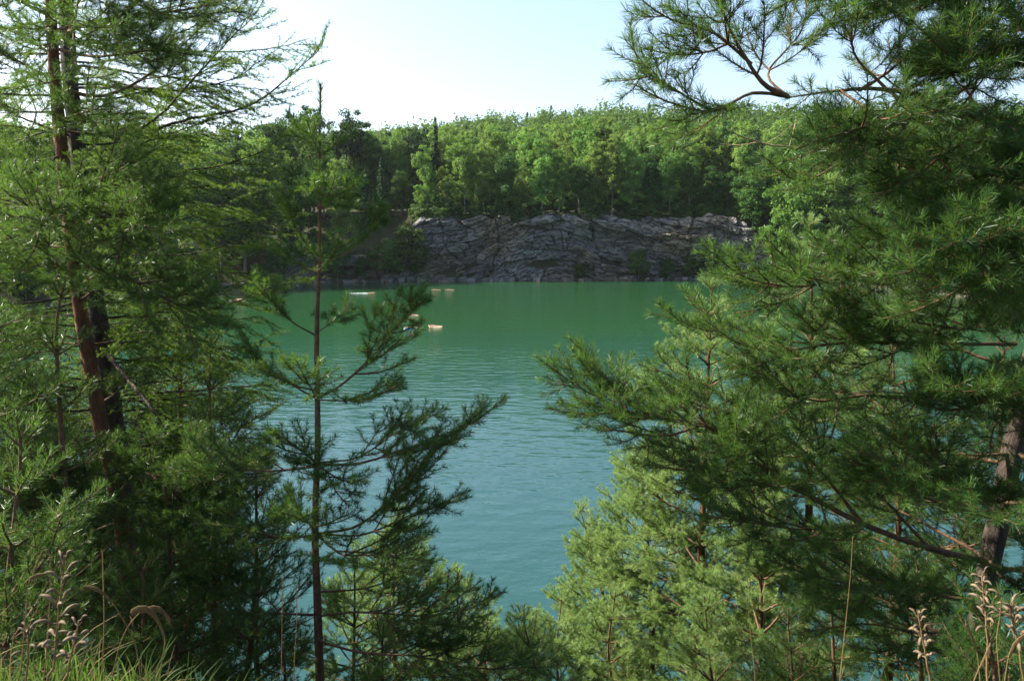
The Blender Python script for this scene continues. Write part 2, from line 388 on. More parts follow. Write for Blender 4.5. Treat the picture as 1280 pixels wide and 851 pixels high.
# ------------------------------------------------------------------ far trees
def cards(P, Nrm, size, rng):
    """leaf-clump faces: bent four-cornered cards centred at P facing roughly Nrm"""
    n = len(P)
    d = Nrm + rng.normal(size=(n, 3)) * 0.6; d /= np.linalg.norm(d, axis=1)[:, None]
    r = rng.normal(size=(n, 3)); a = np.cross(d, r); a /= np.linalg.norm(a, axis=1)[:, None]; b = np.cross(d, a)
    s = (size * rng.uniform(0.6, 1.3, n))[:, None]
    V = np.stack([P - a * s, P - b * s * 0.6 + d * s * 0.15, P + a * s, P + b * s * 0.6 + d * s * 0.15], 1).reshape(-1, 3)
    i = np.arange(n) * 4
    return V, np.stack([i, i + 1, i + 2, i + 3], 1)
def broad_crown(h, r, base, n_clump, per, rng, csize=1.0, card=0.34, top_pow=1.0, bough=1.0):
    """clumps on a lobed shell and inside it"""
    out_v, out_q, k = [], [], 0
    lobes = [(np.array([rng.uniform(-.45, .45) * r, rng.uniform(-.45, .45) * r, base + (h - base) * rng.uniform(.25, .8)]), r * rng.uniform(.4, .62)) for _ in range(9)]
    lobes.append((np.array([0, 0, h - r * 0.45]), r * 0.45))
    lobes.append((np.array([rng.uniform(-.2, .2) * r, rng.uniform(-.2, .2) * r, base + r * .45]), r * 0.65))
    for _ in range(n_clump):
        c0, lr = lobes[rng.integers(len(lobes))]
        d = unit(rng.normal(size=3) + np.array([0, 0, 0.25]))
        stretch = np.array([1, 1, 1.35])
        c = c0 + d * stretch * lr * rng.uniform(0.75, 1.05)
        if c[2] < base * 0.7 or c[2] > h: continue
        m = int(per * rng.uniform(.6, 1.3)); rad = csize * rng.uniform(.5, 1.2)
        Q_ = rng.normal(size=(m, 3)); Q_ /= np.linalg.norm(Q_, axis=1)[:, None]
        P = c + Q_ * rad * rng.uniform(.4, 1, (m, 1)) * np.array([1, 1, 0.75])
        nr = Q_ * 0.6 + d * 0.6 + np.array([0, 0, 0.25])
        V, Q = cards(P, nr, np.full(m, card), rng)
        out_v.append(V); out_q.append(Q + k); k += len(V)
    return np.concatenate(out_v), np.concatenate(out_q)
def spruce_crown(h, r, base, rng, card=0.26):
    out_v, out_q, k = [], [], 0
    z = base
    while z < h - 0.3:
        t = (h - z) / (h - base); rr = r * t ** 0.85 * rng.uniform(.85, 1.1)
        nb = max(4, int(5 + 7 * t)); a0 = rng.uniform(0, 6.3)
        for i in range(nb):
            a = a0 + i * 6.283 / nb + rng.uniform(-.25, .25); L_ = rr * rng.uniform(.7, 1.1)
            m = max(5, int(11 * L_)); u = rng.uniform(0.1, 1, m)
            P = np.stack([np.cos(a) * L_ * u, np.sin(a) * L_ * u, z - 0.35 * L_ * u + 0.12 * L_ * u ** 2], 1) + rng.normal(size=(m, 3)) * 0.14
            V, Q = cards(P, np.tile([math.cos(a) * .3, math.sin(a) * .3, 0.8], (m, 1)), np.full(m, card), rng)
            out_v.append(V); out_q.append(Q + k); k += len(V)
        z += 0.42 + 0.35 * t
    m = 8; P = np.stack([rng.normal(size=m) * .06, rng.normal(size=m) * .06, h - rng.uniform(0, 1.0, m)], 1)
    V, Q = cards(P, np.tile([1., 0, .2], (m, 1)), np.full(m, .2), rng); out_v.append(V); out_q.append(Q + k)
    return np.concatenate(out_v), np.concatenate(out_q)
def trunk_buf(h, r, rng, limbs=7, spread=3.0, lean=0.4):
    B = Buf(); P, u = spline([(0, 0, -0.6), (rng.uniform(-lean, lean) * .4, rng.uniform(-lean, lean) * .4, h * .4), (rng.uniform(-lean, lean), rng.uniform(-lean, lean), h * .93)], 1.0)
    B.tube(P, np.interp(u, [0, u[-1]], [r, r * 0.15]), 7)
    for _ in range(limbs):
        z = rng.uniform(.3, .8) * h; i = min(len(P) - 1, int(z)); a = rng.uniform(0, 6.28); L_ = spread * rng.uniform(.5, 1)
        p = P[i]; B.tube(spline([p, p + (math.cos(a) * L_ * .5, math.sin(a) * L_ * .5, L_ * .6), p + (math.cos(a) * L_, math.sin(a) * L_, L_ * 1.5)], .8)[0], [r * .3] * 1 if False else r * .22, 4)
    return B
PROTO = {}
def make_proto(kind, seed):
    rng = np.random.default_rng(seed)
    if kind == 'aspen': h, r = 17, 3.6; V, Q = broad_crown(h, r, 1.6, 190, 70, rng, 0.9, 0.17); mat = M['aspen']
    elif kind == 'birch': h, r = 15, 2.8; V, Q = broad_crown(h, r, 2.0, 130, 64, rng, 0.75, 0.15); mat = M['aspen']
    elif kind == 'oak': h, r = 15, 4.6; V, Q = broad_crown(h, r, 1.0, 210, 72, rng, 1.0, 0.18); mat = M['dark_leaf']
    elif kind == 'spruce': h, r = 18, 2.9; V, Q = spruce_crown(h, r, 1.2, rng); mat = M['conifer']
    elif kind == 'pine': h, r = 17, 3.2; V, Q = broad_crown(h, r, 7.0, 80, 90, rng, 1.0, 0.17); mat = M['conifer']
    elif kind == 'bush': h, r = 5, 2.4; V, Q = broad_crown(h, r, 0.2, 90, 60, rng, 0.7, 0.16); mat = M['dark_leaf']
    elif kind == 'lightbush': h, r = 5, 2.0; V, Q = broad_crown(h, r, 0.2, 80, 60, rng, 0.6, 0.15); mat = M['aspen']
    cm = mesh_np('crown', V, [Q], mat)
    tm = trunk_buf(h, 0.16 if h > 6 else .06, rng, 7 if kind not in ('spruce',) else 0, r * .55).mesh('trunk', M['greytrunk'] if kind not in ('pine', 'spruce') else M['darkbark'])
    return h, tm, cm
for kd, n in (('aspen', 4), ('birch', 3), ('oak', 4), ('spruce', 3), ('pine', 3), ('bush', 3), ('lightbush', 2)):
    PROTO[kd] = [make_proto(kd, 100 + 17 * i + 7 * len(kd) + ord(kd[0])) for i in range(n)]
NAMES = {'aspen': 'aspen_tree', 'birch': 'birch_tree', 'oak': 'oak_tree', 'spruce': 'spruce_tree', 'pine': 'pine_tree', 'bush': 'shrub', 'lightbush': 'shrub'}
def far_tree(kind, x, y, height, label, group=None, z=None, wide=1.0):
    h, tm, cm = PROTO[kind][RNG.integers(len(PROTO[kind]))]
    z = float(ground(x, y)) - 0.2 if z is None else z
    e = empty(NAMES[kind], (x, y, z), label, 'shrub' if 'bush' in kind else 'tree', group, RNG.uniform(0, 6.28))
    s = height / h; w = s * wide * RNG.uniform(.9, 1.12); e.scale = (w, w, s)
    link('trunk', tm, e); link('crown', cm, e)
    return e
KDESC = {'aspen': 'pale yellow-green aspen', 'birch': 'slim airy birch', 'oak': 'deep green broadleaf tree', 'spruce': 'dark pointed spruce', 'pine': 'dark bushy-topped pine'}
ORD = ['first', 'second', 'third', 'fourth', 'fifth', 'sixth', 'seventh', 'eighth', 'ninth', 'tenth', 'eleventh', 'twelfth', 'thirteenth', 'fourteenth', 'fifteenth', 'sixteenth', 'seventeenth', 'eighteenth', 'nineteenth', 'twentieth', 'twenty-first', 'twenty-second', 'twenty-third', 'twenty-fourth', 'twenty-fifth', 'twenty-sixth', 'twenty-seventh', 'twenty-eighth']
def px_to_x(px, y): return (px - 640) / F * y / (math.cos(PITCH)) * 1.0
def z_at(py, y): return at(640, py, y)[2]
# front row on the brink of the rock wall: (px, kind, top py)
front = [(538, 'aspen', 182), (560, 'birch', 205), (583, 'aspen', 170), (606, 'aspen', 178), (630, 'oak', 190), (652, 'birch', 196), (676, 'aspen', 172), (697, 'birch', 186), (722, 'oak', 205),
         (742, 'aspen', 176), (762, 'birch', 168), (786, 'aspen', 172), (810, 'oak', 180), (834, 'aspen', 186), (858, 'oak', 200), (884, 'oak', 208), (908, 'oak', 214)]
for i, (px, kd, ty) in enumerate(front):
    y = 202.0 + RNG.uniform(-1, 2); x = px_to_x(px, y); y += SKEW * (x - 20)
    far_tree(kd, x, y, z_at(ty, y) - float(ground(x, y)), f"{KDESC[kd]}, {ORD[i]} from the left along the brink of the rock wall", 'front row of trees above the rock wall', wide=1.0)
# second and third rows
for row, (y0, tops, step) in enumerate(((214, (146, 190), 19), (230, (144, 180), 21), (248, (140, 172), 24))):
    for px in np.arange(470, 960, step):
        y = y0 + RNG.uniform(-4, 4); p_ = px + RNG.uniform(-7, 7); x = px_to_x(p_, y)
        kd = ['aspen', 'aspen', 'birch', 'oak', 'spruce', 'pine'][RNG.choice(6, p=[.36, .12, .2, .18, .07, .07])] if px > 560 else ['spruce', 'oak', 'pine', 'aspen'][RNG.integers(4)]
        ty = RNG.uniform(*tops) + (6 if kd in ('oak',) else 0) + 9 * (1 - float(sstep(560, 720, px)))
        hh = float(np.clip(z_at(ty, y) - ground(x, y), 9, 26))
        far_tree(kd, x, y, hh, f"{KDESC[kd]} rising behind the front row in the wood above the rock wall", f'{KDESC[kd]}s in the wood above the rock wall')
# slope left of the rock wall, down to the water
left_slope = [(505, 'oak', 214, 204), (482, 'spruce', 196, 202), (462, 'spruce', 205, 206), (455, 'oak', 150, 222), (432, 'aspen', 198, 190), (410, 'oak', 178, 200), (398, 'oak', 133, 215), (440, 'pine', 132, 216),
              (384, 'oak', 210, 186), (362, 'aspen', 190, 190), (350, 'oak', 150, 205), (330, 'aspen', 165, 190), (372, 'pine', 140, 220), (310, 'oak', 180, 180), (300, 'pine', 150, 215), (282, 'aspen', 175, 178), (262, 'oak', 160, 190),
              (240, 'aspen', 170, 175), (222, 'oak', 160, 190), (200, 'aspen', 150, 172), (175, 'oak', 170, 165), (150, 'aspen', 150, 172), (120, 'oak', 165, 160), (95, 'aspen', 150, 165), (62, 'oak', 165, 155), (35, 'aspen', 140, 165), (10, 'oak', 160, 150), (-25, 'aspen', 150, 150)]
for i, (px, kd, ty, y) in enumerate(left_slope):
    x = px_to_x(px, y)
    g_ = float(ground(x, y))
    if g_ < 0.2: y += 12; x = px_to_x(px, y); g_ = float(ground(x, y))
    far_tree(kd, x, y, max(7, z_at(ty, y) - g_), f"{KDESC[kd]}, {ORD[i]} leftward from the rock wall along the left bank", 'trees on the left bank beyond the lake', wide=1.1)
right_slope = [(935, 'oak', 210, 198), (952, 'spruce', 190, 208), (985, 'aspen', 190, 172), (1010, 'oak', 200, 180), (1040, 'aspen', 180, 175), (1075, 'oak', 170, 172), (1105, 'aspen', 165, 168), (1140, 'oak', 160, 160), (1175, 'aspen', 165, 162), (1210, 'oak', 150, 158), (1245, 'aspen', 150, 150), (1285, 'oak', 140, 150), (965, 'aspen', 150, 225), (1000, 'oak', 150, 222), (1060, 'aspen', 145, 215)]
for i, (px, kd, ty, y) in enumerate(right_slope):
    x = px_to_x(px, y); g_ = float(ground(x, y))
    if g_ < 0.2: y += 14; x = px_to_x(px, y); g_ = float(ground(x, y))
    far_tree(kd, x, y, max(7, z_at(ty, y) - g_), f"{KDESC[kd]}, {ORD[i]} rightward from the rock wall along the right bank", 'trees on the right bank beyond the lake', wide=1.1)
# shrubs at the foot and on the face of the rock
shr = [(512, 348, 283, 'bush', 'tall dense shrub at the water edge left of the rock wall'), (486, 348, 300, 'bush', 'dark low shrub on the shore left of the tall dense shrub'),
       (796, 349, 312, 'bush', 'dark shrub growing at the foot of the rock wall, right of centre'), (832, 349, 322, 'bush', 'low dark shrub at the right end of the rock wall foot'), (860, 349, 318, 'bush', 'bushy dark shrub under the right shoulder of the rock wall'), (885, 349, 310, 'bush', 'rightmost dark shrub along the foot of the rock wall'),
       (725, 349, 328, 'bush', 'small dark shrub at the waterline below the middle of the rock wall'), (455, 346, 318, 'bush', 'shadowed shrub on the rocky left shore beside the dark ones'), (425, 346, 300, 'bush', 'broad shadowed shrub on the left shore behind the thin pine stem'), (390, 348, 312, 'lightbush', 'small pale shrub on the left shore left of the thin pine stem'), (352, 350, 305, 'bush', 'dark shrub above the small stony beach on the left shore')]
for px, by, ty, kd, lab in shr:
    p = on_water(px, by - 1, 0.3); y = float(far_edge(np.array(np.clip(px_to_x(px, 194), -70, 70)))) + (1.0 if kd == 'bush' else 3); x = px_to_x(px, y)
    far_tree(kd, x, y - 0.6, z_at(ty, y) - z_at(by, y), lab, z=z_at(by, y) - .2, wide=.95)
for i, (px, ty) in enumerate(((532, 264), (541, 270), (548, 262), (560, 250), (572, 258), (596, 264), (620, 260), (646, 262), (668, 256), (692, 262), (715, 259), (738, 258), (765, 255), (790, 256), (815, 252), (842, 258), (856, 250), (868, 256), (880, 250), (893, 262), (904, 262), (915, 272), (928, 280), (936, 300))):
    y = 199.4; x = px_to_x(px, y); y += SKEW * (x - 20)
    far_tree('bush', x, y + .6, 3.0 + RNG.uniform(0, 3.6), f"low shrub hanging over the lip of the rock wall, {ORD[i]} from the left", 'shrubs along the lip of the rock wall', z=13.6 + RNG.uniform(-1.0, 1.2), wide=1.35)

for i, px in enumerate(np.linspace(530, 925, 26)):
    y = 206 + RNG.uniform(-1.5, 3); x = px_to_x(px, y); y += SKEW * (x - 20)
    far_tree('bush', x, y, RNG.uniform(4, 7), f"dark undergrowth shrub between the trunks above the rock wall, {ORD[i]} from the left", 'undergrowth above the rock wall', wide=1.1)
# wooded hill behind: one uncountable mass
def build_hill_wood():
    rng = np.random.default_rng(5); B = Buf()
    xs, ys = [], []
    for y in np.arange(262, 480, 7.5):
        half = 0.80 * y
        for x in np.arange(-half, half, 7.0): xs.append(x + rng.uniform(-2.5, 2.5)); ys.append(y + rng.uniform(-3, 3))
    xs = np.array(xs); ys = np.array(ys); zs = ground(xs, ys)
    tv, tq = [], []
    for s_ in range(6):
        con = s_ >= 4
        n = 260; u = rng.uniform(0, 1, n); a = rng.uniform(0, 6.28, n)
        if con: rr = 2.6 * (1 - u) ** .9; P = np.stack([rr * np.cos(a), rr * np.sin(a), 2 + 13 * u], 1)
        else: ph = np.arccos(1 - 1.5 * u); lb = 1 + .28 * np.sin(3 * a + s_ * 2) * np.sin(2.3 * ph + s_); P = np.stack([4.2 * lb * np.sin(ph) * np.cos(a), 4.2 * lb * np.sin(ph) * np.sin(a), 8 + 5.6 * lb * np.cos(ph)], 1) + rng.normal(size=(n, 3)) * .8
        nr = P - np.array([0, 0, 6.]); nr /= np.linalg.norm(nr, axis=1)[:, None]
        V, Q = cards(P, nr, np.full(n, .66), rng); tv.append(V); tq.append(Q)
    for x, y, z in zip(xs, ys, zs):
        k = rng.integers(6) if rng.random() < .3 else rng.integers(4)
        sc = rng.uniform(.6, 1.5)
        B.add(tv[k] * np.array([sc, sc, sc * rng.uniform(.9, 1.2)]) + (x, y, z - 1), Q=tq[k])
    o = B.build('hill_forest', M['hillwood']); tag(o, 'far wooded hillside rising behind the trees above the rock wall', 'forest', kind='stuff')
build_hill_wood()

# ------------------------------------------------------------------ near pines and larch
UP = np.array([0, 0, 1.0])
class Foliage:
    """wood and needles of one branch"""
    def __init__(s): s.wood = Buf(); s.P = []; s.A = []; s.L = []
    def needles_along(s, P, u, s0, s1, dens, ln):
        n = int((s1 - s0) * dens)
        if n < 1: return
        t = RNG.uniform(s0, s1, n)
        B = np.stack([np.interp(t, u, P[:, k]) for k in range(3)], 1)
        T = np.gradient(P, axis=0); A = np.stack([np.interp(t, u, T[:, k]) for k in range(3)], 1)
        A /= np.linalg.norm(A, axis=1)[:, None] + 1e-9
        s.P.append(B); s.A.append(A); s.L.append(ln * RNG.uniform(.75, 1.15, n))
    def needle_mesh(s, name, mat, origin, width, spread=(28, 62)):
        P = np.concatenate(s.P); A = np.concatenate(s.A); Ln = np.concatenate(s.L); n = len(P)
        r = RNG.normal(size=(n, 3)); C = np.cross(A, r); C /= np.linalg.norm(C, axis=1)[:, None] + 1e-9
        ph = np.radians(RNG.uniform(spread[0], spread[1], n))[:, None]
        D = A * np.cos(ph) + C * np.sin(ph) + UP * 0.10; D /= np.linalg.norm(D, axis=1)[:, None]
        W = np.cross(D, RNG.normal(size=(n, 3))); W /= np.linalg.norm(W, axis=1)[:, None] + 1e-9
        W *= (width * RNG.uniform(.8, 1.2, n))[:, None] * .5
        T = P + D * Ln[:, None]
        V = np.stack([P - W * .8, P + W * .8, T + W * .45, T - W * .45], 1).reshape(-1, 3) - np.asarray(origin)
        i = np.arange(n) * 4
        return mesh_np(name, V, [np.stack([i, i + 1, i + 2, i + 3], 1)], mat)

def shoot(f, p, d, L, lvl, cfg, main_dir):
    """one lateral shoot: bends towards its parent's direction and upward"""
    n = 5; P = [np.asarray(p, float)]; dd = unit(d)
    for k in range(n):
        P.append(P[-1] + dd * L / n)
        dd = unit(dd + 0.10 * main_dir + UP * cfg['upturn'] * 0.10 + RNG.normal(size=3) * 0.06)
    P = np.array(P); u = np.linspace(0, L, n + 1)
    r = min(0.0016 + 0.010 * L, 0.012) * cfg['rs']
    f.wood.tube(P, np.linspace(r, r * .45, n + 1), 4)
    f.needles_along(P, u, max(0.02, L - cfg['leafy']), L, cfg['dens'], cfg['ln'])
    f.needles_along(P, u, L - .012, L + .004, cfg['dens'] * 1.6, cfg['ln'] * .85)
    if lvl > 0 and L > 0.16:
        laterals(f, P, u, r, lvl - 1, cfg, 0.25)
def laterals(f, P, u, r, lvl, cfg, bare):
    L = u[-1]; inc = cfg['inc'] * RNG.uniform(.85, 1.15); k = 1
    T = np.gradient(P, axis=0)
    s = L - inc * RNG.uniform(.7, 1.0)
    while s > bare * L and s > 0.05:
        p = np.array([np.interp(s, u, P[:, j]) for j in range(3)])
        t = unit([np.interp(s, u, T[:, j]) for j in range(3)])
        side = np.cross(t, UP)
        side = unit(side) if np.linalg.norm(side) > .2 else unit(np.cross(t, np.array([1., .3, 0])))
        upv = unit(np.cross(side, t))
        m = RNG.choice([2, 3, 4], p=cfg.get('pm', [.35, .45, .2])); a0 = RNG.choice([0, math.pi])
        for j in range(m):
            a = a0 + j * 2 * math.pi / m * (1 if m > 2 else 1) + RNG.normal() * .35
            v = side * math.cos(a) + upv * math.sin(a) * cfg['flat']
            ang = math.radians(RNG.uniform(38, 62))
            ll = min(cfg['maxlat'], (0.06 + 0.62 * (L - s)) * RNG.uniform(.65, 1.15))
            if ll > .05: shoot(f, p, t * math.cos(ang) + unit(v) * math.sin(ang), ll, lvl, cfg, t)
        s -= inc * RNG.uniform(.8, 1.2)
PINE = dict(inc=.16, leafy=.36, dens=520, ln=.047, upturn=1.0, flat=.6, maxlat=.45, rs=1.0, w=.0030, lvl=2, pm=[.55, .35, .1])
def pine_branch(pts, r0, cfg, bare=.25):
    f = Foliage()
    P, u = spline(pts, .04); L = u[-1]
    P = P + np.cumsum(RNG.normal(size=P.shape) * .0012, axis=0)
    f.wood.tube(P, np.interp(u, [0, L], [r0, .0028]), 6, .05)
    f.needles_along(P, u, max(.03, L - cfg['leafy'] * 1.15), L, cfg['dens'], cfg['ln'])
    f.needles_along(P, u, L - .015, L + .005, cfg['dens'] * 1.6, cfg['ln'])
    laterals(f, P, u, r0, cfg['lvl'], cfg, bare)
    return f
def attach_branch(root, f, base, cfg, mat, twig='twig', nname='needles', spread=(28, 62), lab=None):
    o0 = np.asarray(root.location); b = f.wood.build('branch', M[twig], root, origin=base, smooth=True, loc=tuple(np.asarray(base) - o0))
    if lab: b['label'] = lab
    if f.P: link(nname, f.needle_mesh(nname, M[mat], base, cfg['w'], spread), b)
    return b
def trunk_path(pixels, y0, y1):
    ys = np.linspace(y0, y1, len(pixels))
    return [at(px, py, y) for (px, py), y in zip(pixels, ys)]
def make_trunk(root, pts, r_top, r_base, mat, knots=.05):
    """pts from top to base"""
    P, u = spline(pts, .12)
    B = Buf(); B.tube(P[::-1], np.interp(u[::-1], [0, u[-1]], [r_top, r_base]) , 12, knots)
    return B.build('trunk', M[mat], root, origin=root.location, smooth=True), P, u
def free_branch_pts(p, az, elev, L, curl=.35, sag=0.0):
    d = np.array([math.cos(az) * math.cos(elev), math.sin(az) * math.cos(elev), math.sin(elev)])
    q = [np.asarray(p)]
    for k in range(5):
        q.append(q[-1] + d * L / 5)
        d = unit(d + UP * curl * (.12 + .06 * k) + UP * (-sag) * .1 + RNG.normal(size=3) * .07)
    return q
def whorls(root, P, u, cfg, mat, first, last, gap, length, n=(3, 5), elev=(10, 35), r=.010, azr=None, dead_below=9e9, skip=None, twig='twig'):
    """whorls of branches down the trunk; length(depth below top) gives each branch its reach"""
    s = first
    while s < min(last, u[-1] - .1):
        p = np.array([np.interp(s, u, P[:, k]) for k in range(3)])
        m = RNG.integers(n[0], n[1] + 1); a0 = RNG.uniform(0, 6.28)
        for j in range(m):
            az = a0 + 6.283 * j / m + RNG.normal() * .2
            if azr is not None:
                da = (az - azr[0] + math.pi) % (2 * math.pi) - math.pi
                if abs(da) > azr[1]: continue
            L = length(s) * RNG.uniform(.75, 1.15)
            if L < .08: continue
            t = min(1, s / 2.0)
            e = math.radians(RNG.uniform(*elev) + 28 * (1 - t))
            pts = free_branch_pts(p + RNG.normal(size=3) * .01, az, e, L)
            if skip is not None and skip(np.array(pts)): continue
            f = pine_branch(pts, min(.004 + r * L, .02), cfg, .28 if L > .6 else .12)
            attach_branch(root, f, p, cfg, mat, twig)
        s += gap * RNG.uniform(.85, 1.2)
def proj(p):
    d = np.asarray(p) - CAM
    c, s_ = math.cos(PITCH), math.sin(PITCH)
    zc = d[..., 1] * c - d[..., 2] * s_; yc = d[..., 1] * s_ + d[..., 2] * c
    return np.stack([640 + F * d[..., 0] / np.maximum(zc, .05), 425.5 - F * yc / np.maximum(zc, .05)], -1)
def pxb(root, px, cfg, mat, r0, bare=.25, twig='twig', lab=None):
    """a branch whose course is read off the photo as (px, py, depth), converted once to a fixed place beside its trunk"""
    pts = [at(*q) for q in px]
    return attach_branch(root, pine_branch(pts, r0, cfg, bare), pts[0], cfg, mat, twig, lab=lab)
def in_lake_gap(q):
    """keeps the branches out of the open view over the lake (where the real trees leave it free)"""
    xy = proj(q)
    poly = [(420, 60), (780, 60), (775, 150), (930, 200), (890, 290), (1000, 355), (1000, 440), (850, 440), (660, 440), (740, 560), (715, 720), (650, 770), (600, 640), (640, 490), (560, 350), (440, 380)]
    for x, y in xy[2:]:
        ins = False
        for (x1, y1), (x2, y2) in zip(poly, poly[1:] + poly[:1]):
            if (y1 > y) != (y2 > y) and x < (x2 - x1) * (y - y1) / (y2 - y1) + x1: ins = not ins
        if ins: return True
    return False

# A: reddish pine on the left
def build_red_pine():
    pix = [(56, -150), (60, -60), (66, 60), (78, 200), (98, 370), (122, 510), (150, 640), (168, 800), (172, 870)]
    pts = trunk_path(pix, 6.0, 5.9); base = np.array(pts[-1]); base[2] = float(ground(base[0], base[1])) - .1
    pts[-1] = base
    root = empty('pine_tree', tuple(base), 'tall pine with flaky orange bark leaning beside the dark larch trunk at left', 'tree')
    _, P, u = make_trunk(root, pts, .033, .070, 'redbark')
    c = dict(PINE, dens=470, pm=[.4, .4, .2], maxlat=.5)
    # branches across the top, dark against the sky
    for q, r in (([(64, 40, 6), (150, 20, 5.8), (240, 10, 5.7), (320, -20, 5.6)], .016),
                 ([(66, 60, 6), (120, 70, 5.7), (190, 62, 5.5), (250, 70, 5.4)], .014),
                 ([(70, 110, 6), (130, 120, 6.2), (185, 95, 6.4), (235, 50, 6.5), (270, 10, 6.6)], .016),
                 ([(62, 20, 6), (20, 0, 5.8), (-40, -30, 5.6)], .014), ([(68, 70, 6), (20, 40, 6.1), (-40, 20, 6.2)], .013),
                 ([(75, 150, 6), (110, 140, 5.5), (135, 130, 5.2)], .01), ([(80, 195, 6), (40, 200, 5.6), (-10, 180, 5.3)], .012),
                 ([(88, 265, 6), (60, 275, 5.3), (10, 270, 4.7), (-20, 262, 4.5)], .014), ([(92, 290, 6), (130, 270, 5.4), (175, 280, 5.0), (210, 310, 4.8)], .012),
                 ([(95, 345, 6), (60, 330, 5.4), (10, 345, 5.0)], .011), ([(96, 360, 6), (125, 345, 5.5), (175, 355, 5.2), (230, 390, 5.1), (300, 410, 5.0)], .012),
                 ([(108, 430, 6), (60, 440, 5.6), (0, 450, 5.3)], .011), ([(116, 485, 6), (60, 483, 5.6), (-20, 495, 5.2)], .013),
                 ([(128, 545, 6), (90, 560, 5.6), (30, 560, 5.2)], .010), ([(140, 595, 5.9), (200, 585, 5.5), (290, 590, 5.3), (340, 560, 5.2)], .015),
                 ([(145, 620, 5.9), (180, 590, 5.4), (250, 640, 5.1), (330, 690, 4.9)], .014), ([(150, 640, 5.9), (90, 600, 5.3), (40, 600, 4.9), (-20, 620, 4.6)], .014),
                 ([(155, 690, 5.9), (220, 690, 5.5), (300, 740, 5.2)], .011), ([(158, 710, 5.9), (80, 700, 5.3), (20, 700, 5.0)], .011),
                 ([(66, 55, 6), (110, 30, 5.2), (160, 60, 4.8)], .012), ([(62, 10, 6), (100, -10, 5.6), (170, -25, 5.2), (210, -10, 5.0)], .013),
                 ([(85, 240, 6), (110, 235, 5.6), (165, 225, 5.4), (230, 215, 5.3)], .010), ([(72, 140, 6), (30, 140, 5.6), (-20, 120, 5.3)], .011)):
        pxb(root, q, c, 'pine', r, .3)
    whorls(root, P, u, c, 'pine', .9, 4.6, .42, lambda s: .6 + .08 * s, (2, 3), (-5, 20), .009, (1.57, 2.4), skip=in_lake_gap)
build_red_pine()

# B: larch behind it
def larch_branch(pts, r0, droop=.5, twiglen=.34, step=.055, dens=1.0):
    f = Foliage(); P, u = spline(pts, .05); L = u[-1]
    P = P + np.cumsum(RNG.normal(size=P.shape) * .003, axis=0)
    f.wood.tube(P, np.interp(u, [0, L], [r0, .0025]), 6, .08)
    T = np.gradient(P, axis=0); tb, ta = [], []
    def spurs(Q, w, a, b, gap):
        t = np.arange(a, b, gap); t = t + RNG.normal(size=len(t)) * gap * .25
        for k in range(len(t)):
            tb.append([np.interp(t[k], w, Q[:, j]) for j in range(3)]); ta.append(unit(RNG.normal(size=3) + UP * .35))
    s = L * .16
    while s < L:
        p = np.array([np.interp(s, u, P[:, j]) for j in range(3)]); t = unit([np.interp(s, u, T[:, j]) for j in range(3)])
        side = unit(np.cross(t, UP)) * RNG.choice([-1, 1])
        ll = twiglen * RNG.uniform(.35, 1.2) * (0.45 + .75 * math.sin(math.pi * min(1, .12 + .88 * (L - s) / L) ** .8)) + .04
        d = unit(t * .75 + side * RNG.uniform(.4, 1) - UP * droop * RNG.uniform(.1, .9))
        n = 5; Q = [p]
        for k in range(n):
            Q.append(Q[-1] + d * ll / n); d = unit(d + t * .06 - UP * droop * .10 + UP * .16 * (k / n) + RNG.normal(size=3) * .07)
        Q = np.array(Q); w = np.linspace(0, ll, n + 1)
        f.wood.tube(Q, np.linspace(.0028, .0014, n + 1), 4)
        spurs(Q, w, .03, ll, .026)
        if ll > .22:
            for _ in range(RNG.integers(1, 4)):
                v = RNG.uniform(.2, .75) * ll; q = np.array([np.interp(v, w, Q[:, j]) for j in range(3)])
                l2 = ll * RNG.uniform(.25, .5); d2 = unit(d + np.cross(d, UP) * RNG.choice([-1, 1]) * .8 - UP * droop * .3)
                Q2 = np.array([q, q + d2 * l2 * .5, q + d2 * l2 + UP * .01]); f.wood.tube(Q2, [.002, .0016, .0012], 4); spurs(Q2, np.array([0, l2 * .5, l2]), .02, l2, .026)
        s += step * RNG.uniform(.6, 1.4) / dens
    spurs(P, u, L * .35, L, .05)
    B = np.array(tb); A = np.array(ta); m = 15
    f.P = [np.repeat(B, m, 0)]; f.A = [np.repeat(A, m, 0)]; f.L = [np.full(len(B) * m, .024) * RNG.uniform(.7, 1.2, len(B) * m)]
    return f
